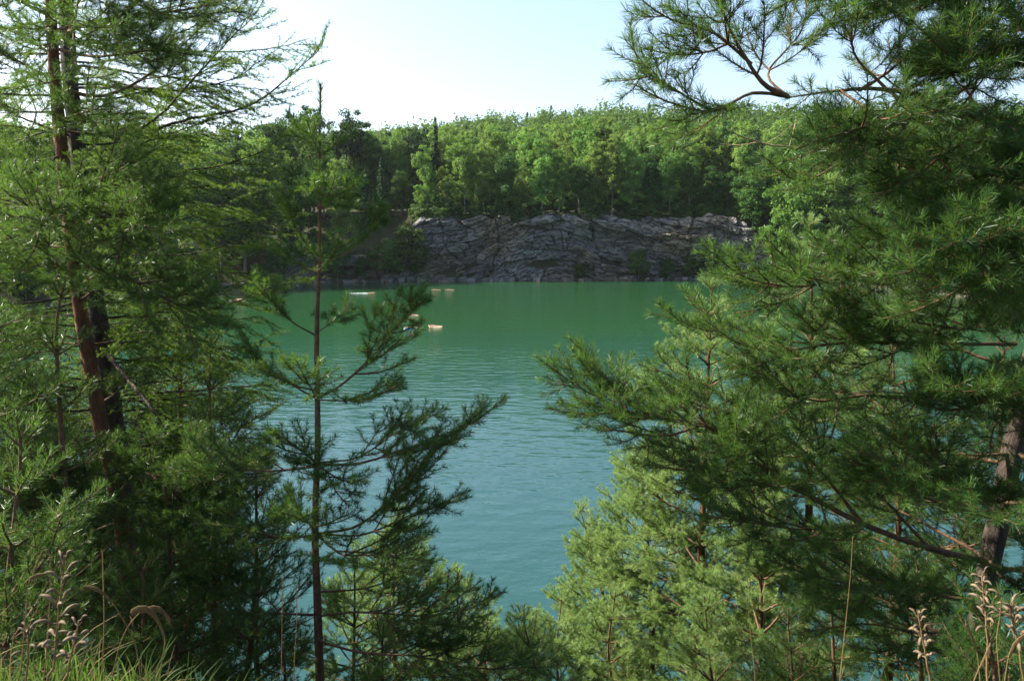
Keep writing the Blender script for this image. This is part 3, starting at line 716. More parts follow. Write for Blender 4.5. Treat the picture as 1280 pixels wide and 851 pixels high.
def build_larch():
    pix = [(72, -150), (80, -60), (88, 100), (105, 250), (122, 390), (148, 560), (158, 700), (165, 800), (170, 860)]
    pts = trunk_path(pix, 6.9, 6.6); base = np.array(pts[-1]); base[2] = float(ground(base[0], base[1])) - .1; pts[-1] = base
    root = empty('larch_tree', tuple(base), 'old larch with dark rough trunk and long feathery twigs over the lake at left', 'tree')
    _, P, u = make_trunk(root, pts, .050, .098, 'darkbark', .08)
    c = dict(w=.0024)
    def lb(q, r, droop=.5, tw=.34, step=.055):
        p = [at(*z) for z in q]; f = larch_branch(p, r, droop, tw, step)
        attach_branch(root, f, p[0], c, 'larch', 'darkbark', 'needles', (5, 75))
    lb([(92, 140, 6.8), (150, 160, 6.4), (200, 140, 6.2), (250, 85, 6.1), (290, 40, 6.1), (325, 2, 6.1)], .016, .15, .40)
    lb([(95, 165, 6.8), (170, 165, 6.5), (240, 150, 6.3), (310, 132, 6.2), (365, 90, 6.2), (398, 58, 6.2), (403, 36, 6.2)], .017, .25, .30)
    lb([(100, 215, 6.8), (180, 215, 6.4), (260, 208, 6.2), (320, 190, 6.1), (355, 168, 6.1)], .015, .6, .36)
    lb([(106, 255, 6.8), (160, 250, 6.4), (230, 232, 6.2), (300, 222, 6.1), (345, 205, 6.1)], .013, .7, .36)
    lb([(90, 110, 6.8), (150, 110, 6.6), (220, 112, 6.5), (290, 100, 6.5), (330, 75, 6.5)], .013, .3, .34)
    lb([(84, 50, 6.8), (150, 55, 6.7), (230, 40, 6.7), (290, 5, 6.7)], .013, .25, .36)
    lb([(110, 285, 6.8), (170, 280, 6.5), (240, 285, 6.4), (310, 275, 6.4), (340, 262, 6.4)], .012, .7, .34)
    lb([(114, 320, 6.8), (190, 325, 6.3), (260, 318, 6.1), (325, 300, 6.0)], .012, .7, .34)
    lb([(120, 370, 6.8), (200, 372, 6.6), (270, 360, 6.5), (320, 345, 6.5)], .011, .8, .32)
    lb([(128, 420, 6.8), (180, 395, 6.3), (250, 400, 6.2), (330, 395, 6.2)], .011, .8, .32)
    lb([(136, 455, 6.8), (190, 450, 6.5), (250, 446, 6.3), (310, 430, 6.3)], .012, .7, .34)
    lb([(132, 440, 6.7), (165, 480, 6.1), (205, 530, 5.8), (250, 575, 5.6), (290, 610, 5.5)], .022, .6, .34)
    lb([(140, 500, 6.8), (200, 500, 6.6), (280, 490, 6.6), (330, 480, 6.7)], .011, .8, .30)
    lb([(150, 565, 6.8), (210, 550, 6.4), (290, 545, 6.3), (350, 550, 6.3)], .011, .8, .30)
    lb([(96, 170, 6.8), (40, 160, 6.6), (-30, 150, 6.5)], .013, .6, .34); lb([(102, 230, 6.8), (50, 240, 6.8), (-20, 235, 6.8)], .013, .6, .34)
    lb([(112, 300, 6.8), (60, 310, 6.9), (-20, 320, 7)], .012, .7, .34); lb([(120, 370, 6.8), (60, 385, 6.8), (-20, 392, 6.8)], .012, .7, .34)
    lb([(136, 470, 6.8), (70, 500, 6.9), (0, 520, 7)], .011, .8, .32); lb([(88, 90, 6.8), (30, 90, 6.9), (-30, 60, 7)], .012, .5, .34)
    lb([(84, 40, 6.8), (40, 60, 7), (-30, 20, 7)], .012, .5, .34)
    s = 1.1
    while s < 4.8:
        p = np.array([np.interp(s, u, P[:, k]) for k in range(3)])
        az = RNG.uniform(-.9, 3.9); L = RNG.uniform(1.0, 2.0)
        q = free_branch_pts(p, az, math.radians(RNG.uniform(-10, 12)), L, .25)
        if not in_lake_gap(np.array(q)): attach_branch(root, larch_branch(q, .011, .7, .34), p, c, 'larch', 'darkbark', 'needles', (5, 75))
        s += .05
    # bare dead twigs on the lower trunk
    for k in range(7):
        s = RNG.uniform(3.4, 5.6); p = np.array([np.interp(s, u, P[:, j]) for j in range(3)])
        f = Foliage(); q = spline(free_branch_pts(p, RNG.uniform(-2.6, .5), .1, RNG.uniform(.4, .9), .1), .05)[0]; f.wood.tube(q, np.linspace(.008, .002, len(q)), 5)
        attach_branch(root, f, p, c, 'larch', 'paletwig', lab='bare dead branch')
build_larch()

# C: slender young pine standing alone in front of the lake
def build_stem_pine():
    pix = [(401, 106), (399, 200), (400, 300), (396, 420), (397, 540), (394, 660), (397, 760), (400, 851), (401, 900)]
    pts = trunk_path(pix, 5.0, 5.0); base = np.array(pts[-1]); base[2] = float(ground(base[0], base[1])) - .1; pts[-1] = base
    root = empty('pine_tree', tuple(base), 'slender young pine with a bare straight stem in front of the lake, left of centre', 'tree')
    make_trunk(root, pts, .005, .034, 'twig', .03)
    c = dict(PINE, lvl=1, inc=.13, ln=.042, pm=[.6, .32, .08], dens=560, w=.0031)
    for q, r, b in (([(399, 190, 5), (375, 165, 5), (360, 140, 5)], .004, .25), ([(399, 196, 5), (418, 180, 4.9), (430, 160, 4.9)], .004, .25), ([(399, 192, 5), (390, 170, 4.7), (384, 150, 4.6)], .003, .2), ([(399, 262, 5), (380, 240, 5.1), (364, 210, 5.2)], .004, .25), ([(399, 265, 5), (420, 245, 5.2), (440, 214, 5.3)], .004, .25), ([(399, 264, 5), (412, 240, 4.6), (418, 220, 4.5)], .004, .25),
                    ([(398, 330, 5), (380, 300, 4.9), (362, 272, 4.85), (352, 235, 4.8)], .006, .45), ([(398, 335, 5), (430, 318, 5), (460, 292, 5.05), (480, 255, 5.1)], .006, .35),
                    ([(398, 340, 5), (375, 330, 5.2), (340, 300, 5.3)], .005, .4), ([(398, 338, 5), (415, 320, 4.7), (425, 290, 4.6)], .005, .4),
                    ([(397, 421, 5), (365, 402, 4.95), (335, 370, 4.9), (318, 335, 4.9)], .007, .35), ([(397, 415, 5), (420, 400, 5.4), (440, 380, 5.6)], .005, .4),
                    ([(397, 498, 5), (430, 478, 5), (470, 440, 5), (505, 398, 5), (534, 356, 5)], .009, .22), ([(396, 498, 5), (365, 480, 5), (330, 455, 4.95), (300, 420, 4.9)], .008, .3),
                    ([(397, 500, 5), (430, 500, 4.9), (460, 498, 4.8), (500, 480, 4.7)], .006, .3), ([(396, 500, 5), (385, 480, 4.6), (372, 452, 4.3)], .006, .3),
                    ([(396, 580, 5), (450, 580, 5), (510, 560, 5), (560, 545, 5), (600, 522, 5), (630, 496, 5)], .011, .22), ([(396, 578, 5), (450, 572, 5.1), (500, 540, 5.2), (560, 512, 5.2)], .008, .3),
                    ([(396, 582, 5), (340, 588, 5), (280, 585, 5), (215, 590, 5)], .010, .2), ([(396, 580, 5), (370, 560, 4.6), (340, 540, 4.4)], .007, .3), ([(396, 582, 5), (430, 600, 4.6), (460, 600, 4.4)], .008, .25),
                    ([(396, 668, 5), (450, 655, 4.9), (500, 612, 4.85), (545, 562, 4.8), (575, 545, 4.8)], .011, .25), ([(396, 666, 5), (455, 668, 5), (520, 640, 5.1), (590, 620, 5.1)], .009, .25),
                    ([(396, 668, 5), (350, 672, 4.9), (300, 660, 4.8), (240, 655, 4.7)], .010, .2), ([(396, 668, 5), (380, 650, 4.5), (350, 640, 4.2)], .008, .3), ([(396, 668, 5), (430, 690, 4.6), (480, 690, 4.4), (540, 700, 4.3)], .009, .25),
                    ([(397, 770, 5), (450, 765, 4.9), (530, 770, 4.8), (590, 760, 4.8), (630, 740, 4.8)], .010, .25), ([(397, 768, 5), (340, 765, 4.9), (270, 765, 4.8)], .010, .2), ([(397, 740, 5), (460, 735, 5.2), (550, 700, 5.3)], .009, .25),
                    ([(397, 800, 5), (450, 815, 4.7), (520, 820, 4.6), (600, 835, 4.6), (690, 832, 4.6)], .010, .3)):
        pxb(root, q, dict(c, dens=750, w=.0034, ln=.044) if q[0][1] < 430 else c, 'pine', r, b)
    f = Foliage(); P, u = spline([at(400, 200, 5), at(400, 106, 5)], .03); f.needles_along(P, u, 0, u[-1], 700, .042); f.needles_along(P, u, u[-1] - .02, u[-1], 900, .04)
    f.wood.tube(P, .004, 4); attach_branch(root, f, np.array(P[0]), c, 'pine', lab='needled leading shoot')
build_stem_pine()

# generic pines given by their top pixel and depth
def auto_pine(px, py, Y, label, mat='pine', cfg=None, spread=.55, maxr=1.3, gap=.30, n=(4, 5), r=.010, lean=(0, 0), low=.95, azr=None, elev=(5, 28), skip=True, foot=None, group=None, bare_low=False):
    top = at(px, py, Y); bx, by = (top[0] + lean[0], top[1] + lean[1])
    if foot is not None: fp = at(foot[0], foot[1], Y); bx, by = fp[0], fp[1]
    bz = float(ground(bx, by)) - .1; H = top[2] - bz
    base = np.array([bx, by, bz])
    root = empty('pine_tree', tuple(base), label, 'tree', group)
    mid = base * .5 + top * .5 + np.array([RNG.normal() * .05, RNG.normal() * .05, 0])
    _, P, u = make_trunk(root, [top, top * .75 + mid * .25 + np.array([RNG.normal() * .02, 0, 0]), mid, base], .005, .006 + .011 * H, 'twig' if H < 3.4 else 'redbark', .05)
    c = dict(cfg or PINE)
    f = Foliage(); q = P[u < .3][::-1]; w = u[u < .3]; f.needles_along(q, w, 0, w[-1], c['dens'], c['ln']); f.wood.tube(q, .005, 4)
    attach_branch(root, f, q[0], c, mat, lab='upright leading shoot')
    def length(s):
        l = .10 + spread * s
        return min(l, maxr) * (1 if s < H * .6 else 1 - .5 * (s - H * .6) / (H * .4))
    whorls(root, P, u, c, mat, .14, H * low, gap, length, n, elev, r, azr, skip=in_lake_gap if skip else None)
    return root
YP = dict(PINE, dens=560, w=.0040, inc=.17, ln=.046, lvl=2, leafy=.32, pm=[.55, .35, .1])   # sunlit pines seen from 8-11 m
# sunlit young pines lower down the slope
auto_pine(890, 348, 9.0, 'sunlit young pine with pale upright candles, in front of the far waterline on the right', 'pine_young_lit', YP, .60, 1.25, .27, foot=(870, 851), skip=False, n=(5, 6))
auto_pine(1012, 268, 8.2, 'sunlit tall young pine behind the big pine boughs on the right', 'pine_young_lit', YP, .50, 1.2, .30, foot=(1003, 851), skip=False)
auto_pine(722, 628, 10.5, 'small sunlit pine with a thin tip leaning left over the water, lower right of centre', 'pine_young_lit', YP, .55, 1.1, .27, foot=(800, 900), skip=False)
auto_pine(612, 742, 8.6, 'sunlit pine top closing the water gap at the bottom, left of the lowest water', 'pine_young_lit', YP, .6, .9, .25, foot=(612, 980), skip=False)
auto_pine(702, 738, 8.9, 'sunlit pine top closing the water gap at the bottom, right of the lowest water', 'pine_young_lit', YP, .6, .9, .25, foot=(704, 980), skip=False)
auto_pine(655, 760, 7.0, 'low sunlit pine at the bottom edge just right of centre', 'pine_young_lit', YP, .6, 1.0, .25, foot=(670, 960), skip=False)
auto_pine(800, 560, 9.8, 'bushy pale green pine between the open water and the orange young stem', 'pine_young_lit', YP, .60, 1.15, .28, foot=(815, 900))
auto_pine(940, 600, 7.6, 'bright young pine in the gap below the long dark bough', 'pine_young_lit', YP, .55, 1.1, .3, foot=(940, 960))
auto_pine(770, 735, 8.4, 'short bright pine at the bottom edge, left of the orange young stem', 'pine_young_lit', YP, .6, 1.0, .25, foot=(775, 960), skip=False)
auto_pine(498, 628, 9.5, 'sunlit young pine behind the boughs of the slender stem, lower left of centre', 'pine_young_lit', YP, .55, 1.0, .28, foot=(500, 900), skip=False)
auto_pine(572, 705, 9.9, 'small sunlit pine at the lower left edge of the open water', 'pine_young_lit', YP, .55, .8, .26, foot=(575, 930), skip=False)
auto_pine(440, 690, 8.6, 'half shaded young pine just right of the slender bare stem', 'pine_young_lit', YP, .55, .9, .28, foot=(440, 930), skip=False)
# dim young pines, lower left
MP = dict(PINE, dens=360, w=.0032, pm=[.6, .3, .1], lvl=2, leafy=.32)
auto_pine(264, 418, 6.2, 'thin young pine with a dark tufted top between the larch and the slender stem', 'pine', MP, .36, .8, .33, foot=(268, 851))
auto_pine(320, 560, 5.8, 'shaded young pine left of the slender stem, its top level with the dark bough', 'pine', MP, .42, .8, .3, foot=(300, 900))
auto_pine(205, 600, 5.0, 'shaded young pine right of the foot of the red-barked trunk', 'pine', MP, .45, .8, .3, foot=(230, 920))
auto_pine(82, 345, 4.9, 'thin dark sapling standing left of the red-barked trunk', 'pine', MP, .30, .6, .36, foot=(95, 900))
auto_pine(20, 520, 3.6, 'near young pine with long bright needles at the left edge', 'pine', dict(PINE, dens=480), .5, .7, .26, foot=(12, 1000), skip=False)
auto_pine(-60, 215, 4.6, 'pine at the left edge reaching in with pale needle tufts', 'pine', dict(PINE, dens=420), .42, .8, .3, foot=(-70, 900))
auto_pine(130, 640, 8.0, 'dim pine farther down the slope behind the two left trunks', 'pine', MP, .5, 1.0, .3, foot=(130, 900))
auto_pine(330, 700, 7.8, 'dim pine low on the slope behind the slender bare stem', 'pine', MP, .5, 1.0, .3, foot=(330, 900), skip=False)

# R: big pine at the right edge
def build_right_pine():
    pix = [(1345, -160), (1340, -60), (1330, 120), (1310, 330), (1285, 480), (1258, 600), (1230, 740), (1215, 860), (1212, 940)]
    pts = trunk_path(pix, 4.6, 4.5); base = np.array(pts[-1]); base[2] = float(ground(base[0], base[1])) - .1; pts[-1] = base
    root = empty('pine_tree', tuple(base), 'large spreading pine at the right edge whose boughs frame the lake', 'tree')
    _, P, u = make_trunk(root, pts, .045, .068, 'darkbark')
    c = dict(PINE, dens=540, ln=.048, w=.0029); n_ = dict(c, dens=520, ln=.054, w=.0027)
    for q, r, b in (([(1296, 168, 4.5), (1240, 155, 4.3), (1180, 128, 4.1), (1110, 113, 3.9), (1050, 113, 3.8), (985, 121, 3.7)], .029, .88),
                    ([(985, 121, 3.7), (955, 105, 3.65), (925, 62, 3.6), (905, 20, 3.55), (882, -25, 3.5)], .013, .15), ([(985, 121, 3.7), (940, 118, 3.7), (890, 140, 3.65), (835, 128, 3.6), (790, 105, 3.6)], .009, .25),
                    ([(985, 121, 3.7), (960, 90, 3.8), (1000, 40, 3.9), (1010, -10, 4.0)], .007, .2), ([(940, 80, 3.63), (890, 40, 3.6), (835, 25, 3.6), (790, -5, 3.6)], .008, .2), ([(890, 140, 3.65), (840, 110, 3.6), (800, 80, 3.6), (788, 30, 3.6)], .006, .2),
                    ([(1075, 113, 3.9), (1110, 90, 4.0), (1150, 55, 4.1), (1200, 22, 4.2)], .010, .2), ([(1110, 113, 3.9), (1070, 70, 3.9), (1060, 20, 3.9), (1040, -30, 3.9)], .008, .2),
                    ([(1130, 116, 3.95), (1100, 150, 3.6), (1040, 170, 3.4), (1000, 185, 3.3)], .009, .25), ([(1180, 128, 4.1), (1130, 170, 4.0), (1060, 200, 3.9), (1000, 225, 3.9), (950, 190, 3.9)], .010, .25),
                    ([(1330, -20, 4.6), (1230, -30, 4.2), (1150, 10, 4.0), (1080, 40, 3.9)], .012, .2), ([(1330, 10, 4.6), (1250, 75, 4.2), (1180, 92, 3.95), (1120, 70, 3.9)], .012, .2), ([(1335, 140, 4.6), (1270, 195, 4.2), (1200, 200, 4.0), (1120, 178, 3.9)], .012, .2), ([(1110, 113, 3.95), (1140, 140, 3.75), (1110, 175, 3.6), (1060, 165, 3.5)], .009, .2), ([(1335, -60, 4.6), (1240, -30, 4.2), (1130, -25, 4.0), (1020, -12, 3.9), (950, 20, 3.85)], .013, .2), ([(1050, 113, 3.8), (1085, 145, 3.6), (1050, 200, 3.5)], .008, .2), ([(1180, 128, 4.1), (1215, 100, 3.8), (1180, 60, 3.6), (1140, 20, 3.5)], .010, .2), ([(1240, 155, 4.3), (1190, 185, 3.9), (1130, 225, 3.6), (1085, 250, 3.5)], .011, .25), ([(1296, 90, 4.6), (1250, 60, 4.3), (1190, 80, 4.1), (1140, 60, 4.0)], .012, .25),
                    ([(1300, 40, 4.6), (1260, 20, 4.5), (1200, 0, 4.4), (1140, -40, 4.3)], .016, .3), ([(1300, 35, 4.6), (1250, 40, 4.0), (1200, 60, 3.7)], .012, .25),
                    ([(1290, 230, 4.6), (1230, 225, 4.2), (1160, 235, 4.0), (1090, 225, 3.9)], .012, .25), ([(1286, 270, 4.5), (1240, 280, 3.6), (1215, 300, 3.1), (1205, 290, 2.9)], .012, .3),
                    ([(1284, 290, 4.5), (1200, 300, 4.1), (1130, 305, 3.9), (1060, 270, 3.8)], .012, .25), ([(1284, 310, 4.5), (1260, 330, 3.7), (1200, 350, 3.3), (1150, 345, 3.1), (1110, 320, 3.1)], .011, .25),
                    ([(1278, 370, 4.5), (1180, 345, 4.3), (1080, 340, 4.2), (1000, 352, 4.1), (930, 338, 4.05), (880, 300, 4.0)], .013, .45), ([(975, 348, 4.1), (965, 320, 4.1), (957, 288, 4.1)], .006, .2), ([(1080, 340, 4.2), (1040, 320, 4.1), (1010, 290, 4.1)], .006, .25),
                    ([(1276, 400, 4.5), (1200, 410, 4.2), (1130, 400, 4.0), (1050, 395, 3.9)], .011, .25), ([(1270, 430, 4.5), (1170, 430, 4.2), (1060, 430, 4.1), (960, 440, 4.0), (880, 410, 4.0), (815, 395, 4.0)], .013, .35),
                    ([(1264, 492, 4.5), (1160, 498, 4.3), (1080, 496, 4.2), (1015, 502, 4.15), (950, 470, 4.1), (900, 440, 4.1)], .014, .5), ([(1260, 510, 4.5), (1220, 500, 3.8), (1180, 480, 3.4)], .010, .25),
                    ([(1232, 700, 4.5), (1160, 683, 4.4), (1080, 655, 4.3), (1000, 612, 4.2), (930, 568, 4.15), (880, 530, 4.1), (800, 518, 4.1), (735, 490, 4.1), (672, 446, 4.1)], .022, .42), ([(880, 530, 4.1), (830, 545, 4.05), (780, 540, 4.0), (735, 535, 4.0)], .009, .15),
                    ([(800, 518, 4.1), (765, 480, 4.1), (740, 455, 4.1), (712, 422, 4.1)], .008, .12), ([(930, 568, 4.15), (880, 500, 4.2), (840, 470, 4.2), (800, 455, 4.2)], .009, .2), ([(1000, 612, 4.2), (930, 600, 4.0), (860, 590, 3.9), (790, 580, 3.9)], .010, .2), ([(1080, 655, 4.3), (1000, 560, 4.3), (940, 520, 4.3), (880, 480, 4.3)], .011, .25),
                    ([(1080, 655, 4.3), (1010, 660, 4.0), (930, 650, 3.9), (860, 640, 3.9)], .010, .2), ([(1160, 683, 4.4), (1080, 600, 4.4), (1020, 560, 4.4)], .011, .25), ([(1225, 740, 4.5), (1150, 735, 4.2), (1050, 728, 4.0), (960, 700, 3.9)], .013, .25),
                    ([(1240, 640, 4.5), (1190, 600, 4.0), (1120, 580, 3.8), (1060, 550, 3.7)], .011, .25), ([(1222, 790, 4.5), (1150, 790, 4.2), (1080, 780, 4.1), (1000, 790, 4.0)], .011, .25), ([(1240, 650, 4.5), (1270, 640, 3.7), (1250, 650, 3.2)], .010, .3)):
        pxb(root, q, n_ if q[0][2] < 4 or q[-1][2] < 3.7 else c, 'pine', r, b)
    # bare pale branches
    for q, r in (([(1245, 632, 4.5), (1190, 615, 4.35), (1145, 598, 4.2), (1115, 582, 4.15), (1085, 558, 4.1)], .011), ([(1180, 190, 4.1), (1080, 185, 3.9), (1010, 187, 3.8), (960, 182, 3.75), (917, 164, 3.7)], .007), ([(1230, 520, 4.4), (1160, 505, 4.1), (1090, 500, 4.0), (1020, 503, 4.0)], .008)):
        f = Foliage(); w = spline([at(*z) for z in q], .04)[0]; w = w + np.cumsum(RNG.normal(size=w.shape) * .0025, axis=0); f.wood.tube(w, np.linspace(r, .003, len(w)), 6, .08)
        for k in range(4):
            i = RNG.integers(len(w) // 2, len(w) - 2); d = unit(w[i + 1] - w[i] + RNG.normal(size=3) * .6)
            f.wood.tube(spline([w[i], w[i] + d * .08, w[i] + d * .17 + UP * .02], .03)[0], .002, 4)
        attach_branch(root, f, w[0], c, 'pine', 'paletwig', lab='bare pale dead branch')
    whorls(root, P, u, c, 'pine', 1.75, 4.8, .30, lambda s: .95 + .08 * s, (3, 4), (0, 24), .009, (math.pi * 1.0, 1.5), skip=in_lake_gap)
    whorls(root, P, u, c, 'pine', .45, 1.0, .28, lambda s: .75, (3, 4), (0, 24), .009, (math.pi * .8, 1.2), skip=in_lake_gap)
    whorls(root, P, u, n_, 'pine', 1.95, 4.2, .34, lambda s: 1.0, (4, 5), (-5, 20), .009, (-2.2, .9), skip=in_lake_gap)
build_right_pine()
auto_pine(1150, 690, 5.6, 'shaded young pine under the dark boughs in the bottom right', 'pine', MP, .5, 1.0, .28, foot=(1150, 1000), skip=False)
auto_pine(1040, 700, 6.4, 'dim young pine beside the tall dry stalk, lower right', 'pine', MP, .5, .9, .28, foot=(1040, 1000), skip=False)
auto_pine(1255, 420, 6.5, 'pine standing behind the trunk of the big right-hand pine', 'pine', MP, .45, 1.3, .32, foot=(1250, 900))
auto_pine(1230, 740, 3.2, 'short young pine with spreading needle rosettes near the bottom right corner', 'pine', dict(PINE, dens=560), .6, .55, .2, foot=(1230, 1100), skip=False)

auto_pine(60, 610, 6.4, 'dark pine in the shade left of the red-barked trunk, low in the picture', 'pine', MP, .5, .9, .26, foot=(60, 900), skip=False)
auto_pine(240, 660, 6.8, 'dark bushy pine between the foot of the larch and the slender stem', 'pine', MP, .55, .9, .26, foot=(245, 900), skip=False)
auto_pine(170, 690, 4.4, 'small shaded pine in front of the foot of the red-barked trunk', 'pine', MP, .5, .6, .26, foot=(180, 1000), skip=False)
auto_pine(355, 770, 5.4, 'small dark pine at the bottom edge beside the slender bare stem', 'pine', MP, .5, .6, .26, foot=(350, 1000), skip=False)
auto_pine(480, 780, 6.0, 'small shaded pine at the bottom edge right of the slender bare stem', 'pine', MP, .5, .7, .26, foot=(480, 1000), skip=False)
auto_pine(880, 745, 7.0, 'small pine behind the orange young stem at the bottom edge', 'pine_young_lit', YP, .55, .9, .26, foot=(900, 1000), skip=False)
auto_pine(985, 760, 6.2, 'low dim pine at the bottom edge left of the tall dry stalk', 'pine', MP, .55, .8, .26, foot=(985, 1000), skip=False)
auto_pine(1110, 380, 7.0, 'dim pine filling the gap behind the right-hand boughs', 'pine', MP, .45, 1.1, .30, foot=(1105, 900))

# ------------------------------------------------------------------ bathers
def skin_mesh(name, V, E, R, mat):
    me = bpy.data.meshes.new(name); me.from_pydata(V, E, []); me.update()
    o = bpy.data.objects.new(name, me); COL.objects.link(o)
    m = o.modifiers.new('skin', 'SKIN'); m.use_smooth_shade = True
    for i, d in enumerate(me.skin_vertices[0].data): d.radius = (R[i], R[i]); d.use_root = (i == 0)
    o.modifiers.new('sub', 'SUBSURF').levels = 1
    dg = bpy.context.evaluated_depsgraph_get(); dg.update()
    out = bpy.data.meshes.new_from_object(o.evaluated_get(dg)); out.name = name
    out.materials.clear(); out.materials.append(mat)
    bpy.data.objects.remove(o)
    return out
def body(pose):
    V = [(0, 0, 0), (.22, 0, .02), (.44, 0, .03), (.56, 0, .05), (.66, 0, .08), (.76, 0, .10)]; R = [.13, .12, .15, .06, .09, .085]
    E = [(0, 1), (1, 2), (2, 3), (3, 4), (4, 5)]
    def chain(start, pts, rad):
        k = start
        for p, r in zip(pts, rad): V.append(p); R.append(r); E.append((k, len(V) - 1)); k = len(V) - 1
    arms = {'crawl': ([(.48, -.19, .05), (.70, -.24, .14), (.98, -.20, .06), (1.08, -.19, .02)], [(.46, .19, .03), (.24, .26, .02), (.02, .24, -.02), (-.08, .23, -.03)]),
            'breast': ([(.48, -.19, .03), (.62, -.40, .04), (.86, -.34, .04), (.95, -.28, .03)], [(.48, .19, .03), (.62, .40, .04), (.86, .34, .04), (.95, .28, .03)]),
            'rest': ([(.46, -.19, .03), (.62, -.30, .06), (.84, -.14, .08), (.92, -.08, .08)], [(.46, .19, .03), (.62, .30, .06), (.84, .14, .08), (.92, .08, .08)])}[pose]
    for a in arms: chain(2, a, [.055, .045, .035, .03])
    for s_ in (-1, 1): chain(0, [(-.08, .09 * s_, 0), (-.46, .12 * s_, -.01), (-.84, .11 * s_, 0 if pose == 'rest' else -.05), (-.98, .11 * s_, .02)], [.095, .065, .045, .03])
    return skin_mesh('body', V, E, R, M['skin'])
def ell(B, c, r, n=10, m=7):
    th = np.linspace(0, 2 * math.pi, n, endpoint=False); ph = np.linspace(0.02, math.pi - .02, m)
    V = np.array([[r[0] * math.sin(p) * math.cos(t), r[1] * math.sin(p) * math.sin(t), r[2] * math.cos(p)] for p in ph for t in th]) + np.asarray(c)
    B.add(V, Q=[(i * n + j, (i + 1) * n + j, (i + 1) * n + (j + 1) % n, i * n + (j + 1) % n) for i in range(m - 1) for j in range(n)])
BODY = {p: body(p) for p in ('crawl', 'breast', 'rest')}
_h = Buf(); ell(_h, (.70, 0, .125), (.105, .095, .075)); HAIR = _h.mesh('hair', M['hair'], smooth=True)
_t = Buf(); ell(_t, (-.03, 0, .015), (.15, .165, .135)); TRUNKS = {k: _t.mesh('swimwear', M[k], smooth=True) for k in ('redcloth', 'bluefloat', 'hair')}
def bather(px, py, face, pose, cloth, label, lift=.04, tilt=0.0, off=(0, 0)):
    p = on_water(px, py); e = empty('person', (p[0] + off[0], p[1] + off[1], lift), label, 'person', 'bathers in the quarry lake', math.radians(face))
    e.rotation_euler.y = tilt
    link('body', BODY[pose], e); link('hair', HAIR, e); link('swimwear', TRUNKS[cloth], e)
    return e
bather(464, 366.5, 5, 'crawl', 'hair', 'swimmer doing the crawl to the right with a white wake behind')
bather(545, 362.5, 185, 'breast', 'redcloth', 'left one of two swimmers side by side near the far shore, right of the wake')
bather(562, 362.5, 180, 'breast', 'hair', 'right one of two swimmers side by side near the far shore, right of the wake')
bather(516, 394, 160, 'breast', 'hair', 'swimmer behind the tip of the long pine twig, beyond the two air beds')
bather(514, 411, 10, 'rest', 'hair', 'bather lying on the blue and white air bed', lift=.20)
bather(544, 409.5, 178, 'rest', 'redcloth', 'bather lying on the orange air bed', lift=.20)
bather(294, 376, 20, 'breast', 'redcloth', 'left one of two bathers close together near the left shore', lift=.10)
bather(302, 375, 170, 'breast', 'hair', 'right one of two bathers close together near the left shore', lift=.10)
bather(637, 351, 90, 'breast', 'hair', 'swimmer in the dark water at the foot of the rock wall, left one', lift=-.02)
bather(673, 352, 100, 'breast', 'redcloth', 'swimmer in the dark water at the foot of the rock wall, right one', lift=-.02)
def air_bed(px, py, face, m1, m2, label):
    p = on_water(px, py); e = empty('air_bed', (p[0], p[1], 0), label, 'air bed', None, math.radians(face)); e.scale = (.86, .9, .9)
    B = Buf()
    for k in range(5): ell(B, (-.10, -.28 + .14 * k, .04), (.98, .085, .075), 10, 7)
    B.build('tube_mattress', M[m1], e, smooth=True)
    H = Buf(); ell(H, (.80, 0, .10), (.17, .36, .10)); ell(H, (-1.0, 0, .06), (.12, .34, .08)); H.build('pillow', M[m2], e, smooth=True)
air_bed(514, 411, 10, 'bluefloat', 'whitecloth', 'blue and white air bed floating on the green water')
air_bed(544, 409.5, 178, 'cream', 'orange', 'cream and orange air bed floating right of the blue one')
def wake():
    B = Buf(); p0 = on_water(462, 366.5)
    for k in range(80):
        t = RNG.uniform(0, 1) ** 1.6; s_ = RNG.uniform(.03, .11) * (1.1 - .7 * t)
        c = p0 + np.array([-.4 - 4.0 * t, RNG.normal() * (.25 + .5 * t), .01])
        ell(B, c, (s_ * 1.6, s_, s_ * .35 + .01), 6, 4)
    o = B.build('foam', M['whitecloth'], smooth=True); tag(o, 'white foam of the wake behind the crawling swimmer', 'foam', kind='stuff')
wake()

# ------------------------------------------------------------------ grass and dry stalks at the brow
def blades(B, pos, h, w, lean, rng, segs=4):
    n = len(pos); a = rng.uniform(0, 6.28, n); d = np.stack([np.cos(a), np.sin(a), np.zeros(n)], 1)
    sd = np.stack([-np.sin(a + .5), np.cos(a + .5), np.zeros(n)], 1)
    hh = h * rng.uniform(.5, 1.2, n); ln = lean * rng.uniform(.2, 1.3, n)
    rows = []
    for k in range(segs + 1):
        t = k / segs; c = pos + d * (ln * hh * t * t)[:, None] + UP * (hh * (t - .25 * np.minimum(ln, 1.2) * t ** 3))[:, None]
        ww = (w * (1 - t) ** .7 + .0004)
        rows.append(np.stack([c - sd * ww * .5, c + sd * ww * .5], 1))
    V = np.stack(rows, 1).reshape(-1, 3); i = np.arange(n)[:, None] * (2 * (segs + 1)) + 2 * np.arange(segs)[None, :]; i = i.ravel()
    B.add(V, Q=np.stack([i, i + 1, i + 3, i + 2], 1))
def on_ground(x, y): return np.stack([x, y, ground(x, y)], 1)
